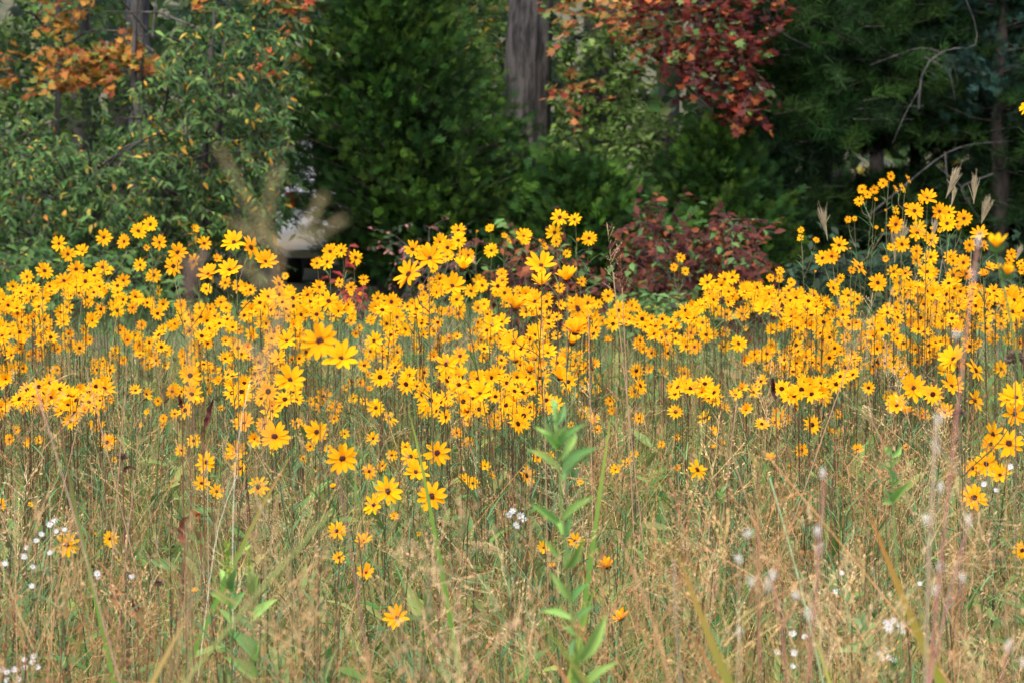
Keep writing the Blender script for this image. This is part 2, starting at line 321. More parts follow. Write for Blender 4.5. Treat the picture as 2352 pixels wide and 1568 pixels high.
# 3 grey trunks (crowns far above the frame)
def big_tree(name, u, d, wpx, label, col, seed, lean=0.0, ivy=0):
    l = G(u, d); rr = wpx / 2352 * 0.36 * d / 2; root = tree(name, l, label); tr, fo, wd = MB(), MB(), MB()
    trunk_mesh(tr, [l, l + Vector((lean * 0.3, 0, 3)), l + Vector((lean, 0.2, 9))], rr * 1.1, rr * 0.72, col, 40, seed, 0.05)
    r = np.random.default_rng(seed)
    for k in range(9):
        a = l + Vector((lean * 0.6, 0.1, r.uniform(4.2, 8.5))); b = a + Vector((r.uniform(-2.2, 2.2), r.uniform(-2, 2), r.uniform(0.8, 2)))
        lm = MB(); tubes(lm, np.array([a, (a + b) / 2 + Vector((0, 0, 0.2)), b]), [rr * 0.35, rr * 0.2, rr * 0.06], 6, col); lm.build('branch', M_BARK, root, True, l)
    high_crown(fo, (l.x + lean, l.y, 8), (2.8, 2.6, 2.4), 3600, 0.24, GREEN1, (3, 3, 2, 2), seed, OVAL)
    grow(root, tr, fo, M_LEAF, wd); return root
big_tree('oak_tree', 1200, 27.0, 104, 'thick grey fissured tree trunk rising behind the dark cedar', (0.075, 0.066, 0.06), 31, 0.15)
big_tree('oak_tree', 334, 26.0, 52, 'slim grey tree trunk behind the orange-leaved maple', (0.11, 0.10, 0.098), 32, -0.1)
# 4 sweetgum with red-orange leaves, trunk right of the big grey one
l = G(1385, 28.0); root = tree('sweetgum_tree', l, 'sweetgum with hanging red and orange foliage beside the thick grey trunk'); tr, fo, wd = MB(), MB(), MB()
trunk_mesh(tr, [l, l + Vector((0.02, 0, 2.4)), l + Vector((0.2, 0, 6.5))], 0.12, 0.07, (0.15, 0.14, 0.13), 24, 41)
for pts in (((1390, 90, 28), (1480, 20, 26), (1530, 90, 25), (1560, 180, 24.6), (1640, 260, 24.3)), ((1470, 30, 27), (1600, 0, 25), (1700, 60, 24.4), (1740, 120, 24.2)), ((1395, 100, 28), (1320, 85, 27), (1290, 110, 26.5)), ((1480, 40, 26), (1540, 130, 24.8), (1660, 200, 24.3))):
    P = np.array([at(*p) for p in pts]); bm_ = MB(); tubes(bm_, P, np.linspace(0.035, 0.008, len(P)), 6, (0.05, 0.045, 0.04)); bm_.build('branch', M_BARK, root, True, l)
leafy_mass([(1480, -60), (1800, -60), (1765, 70), (1730, 170), (1725, 250), (1690, 280), (1600, 210), (1520, 130), (1490, 60)], 185, 23.6, 25.2, 0.3, 9, 0.085, LOBED, RED, (5, 4, 2.2, 1.2, 1.8), 42, fo, wd, 0.5)
leafy_mass([(1280, -60), (1500, -60), (1540, 90), (1580, 150), (1500, 130), (1420, 60), (1300, 40)], 85, 23.8, 25.4, 0.28, 8, 0.09, LOBED, [(0.5, 0.19, 0.07), (0.45, 0.26, 0.07), (0.15, 0.2, 0.06), (0.25, 0.05, 0.025)], (3, 2, 3, 2), 43, fo, wd, 0.4)
leafy_mass([(1290, 180), (1400, 180), (1380, 240), (1300, 240)], 12, 25, 26, 0.2, 7, 0.08, LOBED, [(0.5, 0.19, 0.07), (0.45, 0.26, 0.07), (0.2, 0.03, 0.02)], (2, 2, 2), 44, fo, wd, 0.4)
leafy_mass([(1640, 230), (1735, 190), (1720, 270), (1660, 285)], 24, 23.8, 24.4, 0.2, 8, 0.085, LOBED, RED, (2, 1, 4, 3, 0.6), 45, fo, wd, 0.6)
high_crown(fo, (l.x + 0.8, l.y - 1.0, 5.4), (2.6, 2.2, 1.7), 4200, 0.17, RED, (3, 2, 3, 2, 4), 46, LOBED)
grow(root, tr, fo, M_LEAF, wd)
# 5 light green saplings
def sapling(u, d, poly, n, ll, pal, wts, seed, label, name='sapling'):
    l = G(u, d); root = tree(name, l, label); tr, fo, wd = MB(), MB(), MB(); r = np.random.default_rng(seed)
    for k in range(3):
        q = poly_pts(poly, 1, r)[0]; e = at(q[0], q[1], d); trunk_mesh(tr, [l + Vector((0.04 * k, 0, 0)), l.lerp(e, 0.5) + Vector((0.05, 0, 0.1)), e], 0.025, 0.008, (0.08, 0.07, 0.06), 7, seed + k)
    leafy_mass(poly, n, d - 0.9, d + 0.9, 0.35, 9, ll, OVAL, pal, wts, seed, fo, wd, 0.3)
    grow(root, tr, fo, M_LEAF, wd)
LIME = [(0.17, 0.28, 0.05), (0.12, 0.22, 0.04), (0.22, 0.30, 0.09), (0.08, 0.14, 0.03)]
sapling(1330, 27.2, [(1255, 60), (1420, 60), (1480, 200), (1450, 330), (1330, 420), (1260, 360)], 210, 0.085, LIME, (3, 3, 2, 3), 51, 'light green sapling between the thick grey trunk and the red sweetgum')
sapling(1510, 25.5, [(1420, 250), (1560, 280), (1600, 420), (1560, 520), (1400, 500), (1380, 380)], 240, 0.075, LIME, (2, 3, 2, 4), 52, 'small light green sapling above the maroon-leaved vine')
sapling(1160, 28.6, [(1010, -40), (1180, -40), (1160, 160), (1090, 180)], 100, 0.10, LIME + [(0.5, 0.33, 0.05)], (3, 2, 2, 3, 1), 53, 'pale green sapling with yellow leaves left of the thick grey trunk')
sapling(560, 27.5, [(420, -60), (820, -60), (820, 120), (640, 160), (430, 120)], 260, 0.10, [(0.08, 0.15, 0.06), (0.09, 0.16, 0.09), (0.16, 0.22, 0.07)], (3, 3, 1), 54, 'green sapling showing above the drooping-leaved fruit tree')
sapling(60, 28, [(-160, -60), (300, -60), (300, 300), (-160, 320)], 300, 0.10, LIME + [(0.05, 0.09, 0.03)], (2, 2, 1.5, 3, 3), 55, 'yellow-green sapling deep in the woods at left edge')
# 6 cedars
def cedar(u, d, prof, n, seed, label, pal, zmax, trunk_pts=None, lo=0.25, ry=0.9, sl=0.125):
    l = G(u, d); root = tree('cedar_tree', l, label); tr, fo, wd = MB(), MB(), MB(); r = np.random.default_rng(seed)
    if trunk_pts is None: trunk_pts = [l, l + Vector((0, 0, zmax * 0.96))]
    trunk_mesh(tr, trunk_pts, 0.11, 0.015, (0.045, 0.032, 0.026), 12, seed)
    zs = np.array([p[0] for p in prof]); rs = np.array([p[1] for p in prof]); xc = np.array([p[2] for p in prof])
    NB = n // 22; z = lo + (zmax - lo) * r.random(NB) ** 0.9; a = r.uniform(0, 2 * np.pi, NB); br = np.interp(z, zs, rs) * r.uniform(0.65, 1.12, NB); cx = np.interp(z, zs, xc)
    o = np.stack([l.x + cx, np.full(NB, l.y), z - br * 0.18], -1); e = o + np.stack([np.cos(a) * br, np.sin(a) * br * ry, br * 0.25 + r.normal(0, 0.05, NB)], -1)
    tubes(wd, np.stack([o, (o + e) / 2 + np.array([0, 0, -0.04]), e], 1), np.array([[0.014, 0.009, 0.003]]).repeat(NB, 0), 4, (0.05, 0.038, 0.03))
    m = 22; t = r.uniform(0.25, 1.08, (NB, m)); p = o[:, None] + (e - o)[:, None] * t[..., None] + r.normal(0, 0.075, (NB, m, 3))
    d_ = norm((e - o))[:, None] * 0.8 + r.normal(0, 0.45, (NB, m, 3)) + np.array([0, 0, 0.35])
    bc = pick(pal, np.ones(len(pal)), NB, 0.22, r)
    for k in range(4):
        s = np.arange(m) % 4 == k; pp = p[:, s].reshape(-1, 3); dd = d_[:, s].reshape(-1, 3); Xa, Ya, Za = frames(dd, None, r)
        c = np.repeat(bc, s.sum(), 0) * r.lognormal(0, 0.15, (len(pp), 1))
        instances(fo, *SPRAYS[k], pp, Xa, Ya, Za, sl * r.uniform(0.6, 1.25, len(pp)), c)
    grow(root, tr, fo, M_NEEDLE, wd)
CED = [(0.034, 0.082, 0.014), (0.024, 0.058, 0.014), (0.058, 0.115, 0.016), (0.014, 0.036, 0.010)]
b_ = G(905, 24.0)
cedar(905, 24.0, [(0.3, 0.6, 0.2), (0.6, 0.85, 0.2), (0.95, 1.08, 0.19), (1.45, 0.9, 0.05), (2.0, 0.62, -0.04), (2.55, 0.36, -0.05), (3.8, 0.05, 0)], 38000, 61, 'dark green feathery cedar in front of the thick grey trunk', CED, 3.8, [b_, b_ + Vector((-0.2, 0, 0.8)), b_ + Vector((0, 0, 2.2)), b_ + Vector((0, 0, 3.7))], 0.3)
cedar(1330, 23.6, [(0.1, 0.9, 0), (0.5, 0.8, 0.05), (0.8, 0.5, 0), (1.1, 0.1, 0)], 11000, 62, 'low dark green cedar in front of the light green saplings', CED, 1.05, None, 0.15)
cedar(1640, 24.4, [(0.1, 0.7, 0), (0.6, 0.65, 0.0), (1.0, 0.4, 0), (1.4, 0.1, 0)], 9000, 63, 'bushy dark cedar under the red sweetgum foliage', CED, 1.35, None, 0.15)
# 7 pines, right third
def pine(u, d, polys, n, seed, label, pal, limbs, trunks, zt=7.0, ts=0.15):
    l = G(u, d); root = tree('pine_tree', l, label); tr, fo, wd = MB(), MB(), MB(); r = np.random.default_rng(seed)
    for (pts, r0, r1) in trunks: tr = MB(); trunk_mesh(tr, [at(*p) for p in pts], r0, r1, (0.06, 0.048, 0.042), 14, seed); tr.build('trunk', M_BARK, root, True, l)
    tr = None
    for pts, rr in limbs:
        P = SMOOTH([at(p[0], p[1], p[2] - 1.6) for p in pts], 12); bm_ = MB(); tubes(bm_, P, np.linspace(rr * .5, rr * 0.12, 12), 6, (0.055, 0.052, 0.048)); bm_.build('branch', M_BARK, root, True, l)
    for poly, frac in polys:
        k = int(n * frac); uv = poly_pts(poly, k, r); st = at_many(uv, r.uniform(d - 1.6, d + 1.6, k))
        m = 13; L = r.uniform(0.3, 0.6, k); az = r.uniform(0, 2 * np.pi, k); dr = np.stack([np.cos(az), np.sin(az) * 0.8 - 0.2, r.normal(0.02, 0.18, k)], -1)
        t = r.uniform(0, 1, (k, m)); p = st[:, None] + dr[:, None] * (L[:, None] * t)[..., None] + r.normal(0, 0.03, (k, m, 3))
        tubes(wd, np.stack([st, st + dr * L[:, None]], 1), np.array([[0.007, 0.002]]).repeat(k, 0), 3, (0.07, 0.06, 0.05))
        bc = pick(pal, np.ones(len(pal)), k, 0.2, r)
        for j in range(4):
            s = np.arange(m) % 4 == j; pp = p[:, s].reshape(-1, 3); dd = (dr[:, None] * 0.7 + r.normal(0, 0.5, (k, s.sum(), 3)) + np.array([0, 0, 0.35])).reshape(-1, 3)
            Xa, Ya, Za = frames(dd, None, r); instances(fo, *TUFTS[j], pp, Xa, Ya, Za, ts * r.uniform(0.7, 1.2, len(pp)), np.repeat(bc, s.sum(), 0) * r.lognormal(0, 0.12, (len(pp), 1)))
    c0 = (l.x, l.y, zt - 2.2); high_crown(fo, c0, (2.0, 1.9, 2.0), 5000, 0.3, pal, np.ones(len(pal)), seed + 5, LANCE)
    grow(root, tr, fo, M_NEEDLE, wd)
PIN = [(0.022, 0.055, 0.014), (0.016, 0.038, 0.012), (0.034, 0.074, 0.016), (0.012, 0.026, 0.012)]
def g3(u, d): q = G(u, d); return q
pine(1900, 26.5, [([(1700, -40), (2050, -40), (2080, 120), (1980, 260), (1850, 230), (1750, 150)], .42), ([(1700, 260), (1880, 220), (2000, 260), (1990, 330), (1780, 360), (1700, 420)], .22), ([(1680, 420), (1860, 420), (1900, 640), (1700, 660)], .3)], 1500, 71,
     'dark pine with forked trunk right of the red sweetgum', PIN, [(((2000, 150, 26.5), (2120, 105, 26), (2190, 130, 26), (2200, 190, 26)), 0.016), (((1860, 110, 26.3), (1800, 80, 26), (1760, 20, 26)), 0.02)],
     [(((1900, 690, 26.5), (1885, 560, 26.5), (1890, 430, 26.5), (1860, 250, 26.5), (1800, 60, 26.4), (1770, -300, 26)), 0.11, 0.045), (((1900, 690, 26.4), (1893, 420, 26.4), (1925, 200, 26.5), (1935, -300, 26.5)), 0.08, 0.04), (((1880, 600, 26.2), (1900, 430, 26.2), (1940, 180, 26.3)), 0.03, 0.02)])
pine(2260, 27.0, [([(2060, -40), (2500, -40), (2500, 160), (2260, 130), (2120, 90)], .35), ([(2060, 240), (2180, 170), (2500, 190), (2500, 330), (2160, 350)], .3), ([(1980, 420), (2460, 380), (2500, 660), (1950, 660)], .4)], 1700, 72,
     'dark pine with bare grey limbs at the far right', PIN, [(((1990, 500, 26.3), (2110, 400, 26.2), (2170, 350, 26.2), (2230, 330, 26.4), (2330, 325, 26.6)), 0.02), (((2110, 250, 26.2), (2115, 150, 26.2), (2180, 105, 26.2), (2250, 118, 26.4), (2245, 60, 26.5), (2210, -20, 26.6)), 0.022),
      (((2115, 200, 26.2), (2080, 260, 26.1), (2050, 330, 26)), 0.012), (((2120, 130, 26.2), (2180, 160, 26.2), (2195, 230, 26.2)), 0.012), (((2170, 350, 26.2), (2180, 450, 26), (2190, 490, 26)), 0.01), (((2280, 400, 26.3), (2200, 430, 26), (2260, 520, 26)), 0.014), (((2150, 380, 26.2), (2210, 430, 26), (2230, 470, 25.9)), 0.01)],
     [(((2285, 700, 27), (2280, 480, 27), (2240, 280, 27), (2210, 0, 27), (2190, -300, 27)), 0.09, 0.05), (((2095, 660, 27.4), (2100, 400, 27.4), (2110, 100, 27.4), (2120, -300, 27.4)), 0.06, 0.04)])
SPR = [(0.03, 0.07, 0.055), (0.025, 0.058, 0.05), (0.035, 0.075, 0.05)]
l = G(2290, 25.6); cedar(2290, 25.6, [(0.0, 0.5, 0), (0.9, 0.5, 0), (1.5, 0.55, 0), (2.0, 0.6, 0), (2.5, 0.5, 0), (3.8, 0.05, 0)], 2600, 73, 'blue-green cedar between the bare grey limbs and right edge', SPR, 3.8, None, 1.6)
pine(2620, 26.0, [([(2400, -40), (2800, -40), (2800, 660), (2420, 660)], 1.0)], 700, 74, 'dark pine cut off by the right edge of the photo', PIN, [], [(((2620, 700, 26), (2610, 100, 26), (2600, -300, 26)), 0.1, 0.05)])
# 8 maroon vine shrub
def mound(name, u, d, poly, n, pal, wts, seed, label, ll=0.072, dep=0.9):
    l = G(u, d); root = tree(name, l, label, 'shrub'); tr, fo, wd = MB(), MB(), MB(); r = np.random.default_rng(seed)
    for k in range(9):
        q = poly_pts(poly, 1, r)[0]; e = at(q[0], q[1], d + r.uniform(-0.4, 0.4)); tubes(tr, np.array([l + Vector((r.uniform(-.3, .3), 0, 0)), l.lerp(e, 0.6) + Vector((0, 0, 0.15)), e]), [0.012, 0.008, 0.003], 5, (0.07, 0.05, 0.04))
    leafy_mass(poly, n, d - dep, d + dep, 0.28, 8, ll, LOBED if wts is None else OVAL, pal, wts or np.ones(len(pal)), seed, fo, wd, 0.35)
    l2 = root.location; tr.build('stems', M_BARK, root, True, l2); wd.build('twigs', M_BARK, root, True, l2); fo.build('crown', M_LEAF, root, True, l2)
MAR = [(0.075, 0.017, 0.012), (0.105, 0.026, 0.014), (0.045, 0.015, 0.011), (0.22, 0.065, 0.022), (0.09, 0.17, 0.045)]
mound('vine_shrub', 1580, 20.0, [(1430, 720), (1420, 580), (1450, 520), (1530, 480), (1600, 520), (1680, 500), (1740, 520), (1760, 600), (1780, 700), (1760, 760)], 300, MAR, [4, 3, 3, 1.6, 2.6], 81, 'maroon-leaved vine mound standing behind the flower gap')
mound('vine_shrub', 1240, 19.0, [(1120, 720), (1130, 580), (1200, 530), (1300, 540), (1340, 600), (1360, 680), (1340, 740)], 95, MAR, [2, 2, 2, 3, 2.5], 82, 'smaller maroon and orange vine behind the tall central sunflowers')
mound('red_shrub', 790, 21.5, [(765, 700), (765, 650), (790, 640), (830, 645), (835, 690)], 8, [(0.3, 0.04, 0.03), (0.2, 0.03, 0.025)], [1, 1], 83, 'small bright red shrub beside the white vehicle', 0.09, 0.15)
mound('green_shrub', 1520, 18.5, [(1400, 760), (1420, 690), (1560, 690), (1620, 760)], 90, [(0.06, 0.12, 0.03), (0.10, 0.18, 0.05), (0.3, 0.25, 0.05)], [3, 3, 0.6], 84, 'low green shrub at foot of the maroon-leaved vine', 0.08)
mound('green_shrub', 60, 21.0, [(-120, 720), (-100, 600), (0, 560), (120, 580), (300, 600), (420, 640), (420, 720)], 180, BLUEG, [3, 3, 3, 2], 85, 'low green shrub at foot of the far left fruit tree', 0.08)
mound('green_shrub', 2080, 22.0, [(1780, 720), (1800, 600), (1960, 560), (2200, 560), (2450, 580), (2450, 720)], 260, [(0.02, 0.05, 0.025), (0.03, 0.06, 0.03), (0.025, 0.045, 0.02)], [3, 3, 3], 86, 'dark low shrub at foot of the pines behind the right flowers', 0.09)
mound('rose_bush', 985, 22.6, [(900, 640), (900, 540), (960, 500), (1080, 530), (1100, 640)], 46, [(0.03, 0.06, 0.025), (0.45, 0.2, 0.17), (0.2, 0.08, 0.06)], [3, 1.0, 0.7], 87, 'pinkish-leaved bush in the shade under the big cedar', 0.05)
# 9 white vehicle behind the cedar
def rbox(mb, c, s, bev=0.06, col=(1, 1, 1), taper=0.0):
    cx, cy, cz = c; hx, hy, hz = np.array(s) / 2; v = []
    for (z, k) in ((-hz, 0.92), (-hz + bev, 1), (hz - bev, 1 - taper), (hz, 0.92 - taper)):
        for (x, y) in ((-1, -.9), (-.9, -1), (.9, -1), (1, -.9), (1, .9), (.9, 1), (-.9, 1), (-1, .9)): v.append((cx + x * hx * k, cy + y * hy * k, cz + z))
    q = [(i * 8 + j, i * 8 + (j + 1) % 8, i * 8 + 8 + (j + 1) % 8, i * 8 + 8 + j) for i in range(3) for j in range(8)]
    q += [(24 + a, 24 + b, 24 + c_, 24 + d_) for a, b, c_, d_ in ((0, 1, 2, 3), (0, 3, 4, 7), (4, 5, 6, 7))] + [(3, 2, 1, 0), (7, 4, 3, 0), (7, 6, 5, 4)]
    mb.add(v, q, c=col)
l = G(858, 26.0); car = empty('parked_car', l, 'white vehicle mostly hidden behind the big dark cedar', 'car')
MW = mat_plain('white car paint', (0.75, 0.76, 0.78), 0.25); MG = mat_plain('dark glass', (0.02, 0.025, 0.03), 0.1); MT = mat_plain('tyre rubber', (0.02, 0.02, 0.02), 0.8); MR = mat_plain('red lamp lens', (0.2, 0.02, 0.015), 0.2); MGY = mat_plain('wheel metal', (0.4, 0.4, 0.42), 0.35, 0.8)
x, y = l.x, l.y
m = MB(); rbox(m, (x, y + 2.1, 0.62), (1.8, 4.3, 0.72), 0.12); rbox(m, (x, y + 2.1, 1.2), (1.62, 2.6, 0.6), 0.1, taper=0.14); m.build('body', MW, car, False, l)
m = MB(); rbox(m, (x, y + 0.86, 1.2), (1.2, 0.1, 0.34), 0.03); m.build('rear_window', MG, car, False, l)
m = MB(); rbox(m, (x, y - 0.09, 0.45), (1.7, 0.16, 0.2), 0.04); m.build('bumper', MW, car, False, l)
for s in (-1, 1):
    m = MB(); rbox(m, (x + s * 0.74, y - 0.04, 0.8), (0.1, 0.12, 0.14), 0.03); m.build('tail_light', MR, car, False, l)
    for yy in (0.8, 3.5):
        m = MB(); tubes(m, np.array([(x + s * 0.70, y + yy, 0.32), (x + s * 0.72, y + yy, 0.32), (x + s * 0.90, y + yy, 0.32), (x + s * 0.92, y + yy, 0.32)]), [0.27, 0.32, 0.32, 0.27], 24); wh = m.build('wheel', MT, car, True, l)
        m = MB(); tubes(m, np.array([(x + s * 0.915, y + yy, 0.32), (x + s * 0.93, y + yy, 0.32), (x + s * 0.94, y + yy, 0.32)]), [0.2, 0.18, 0.001], 18); rm = m.build('rim', MGY, None, True, l); rm.parent = wh; rm.location = (0, 0, 0)
# 10 far woods, one mass
fo = MB(); r = np.random.default_rng(91)
n = 26000; p = np.stack([r.uniform(-17, 17, n), r.uniform(31, 46, n), r.uniform(0, 1, n) ** 1.15 * 9], -1)
keep = (np.sin(p[:, 0] * 1.7 + p[:, 2] * 0.9) + np.sin(p[:, 1] * 1.1 - p[:, 2] * 1.6) + r.normal(0, 0.8, n)) > -1.1; p = p[keep]; n = len(p)
Xa, Ya, Za = frames(r.normal(0, 1, (n, 3)), None, r)
instances(fo, *OVAL, p, Xa, Ya, Za, r.uniform(0.16, 0.42, n), pick([(0.04, 0.075, 0.025), (0.05, 0.10, 0.03), (0.13, 0.18, 0.05), (0.03, 0.055, 0.03), (0.3, 0.25, 0.06)], (4, 3, 1.6, 3, 0.3), n, 0.25, r))
for k in range(46):
    x, y = r.uniform(-15, 15), r.uniform(30, 44); pth = np.array([(x, y, 0), (x + r.normal(0, .1), y, 4), (x + r.normal(0, .4), y, 9)]); tubes(fo, pth, np.array([0.14, 0.11, 0.07]) * r.uniform(0.5, 1.4), 7, (0.07, 0.062, 0.055))
tag(fo.build('far_woods', M_LEAF), 'dim mass of leaves and thin trunks deep in the woods', 'woods', kind='stuff')
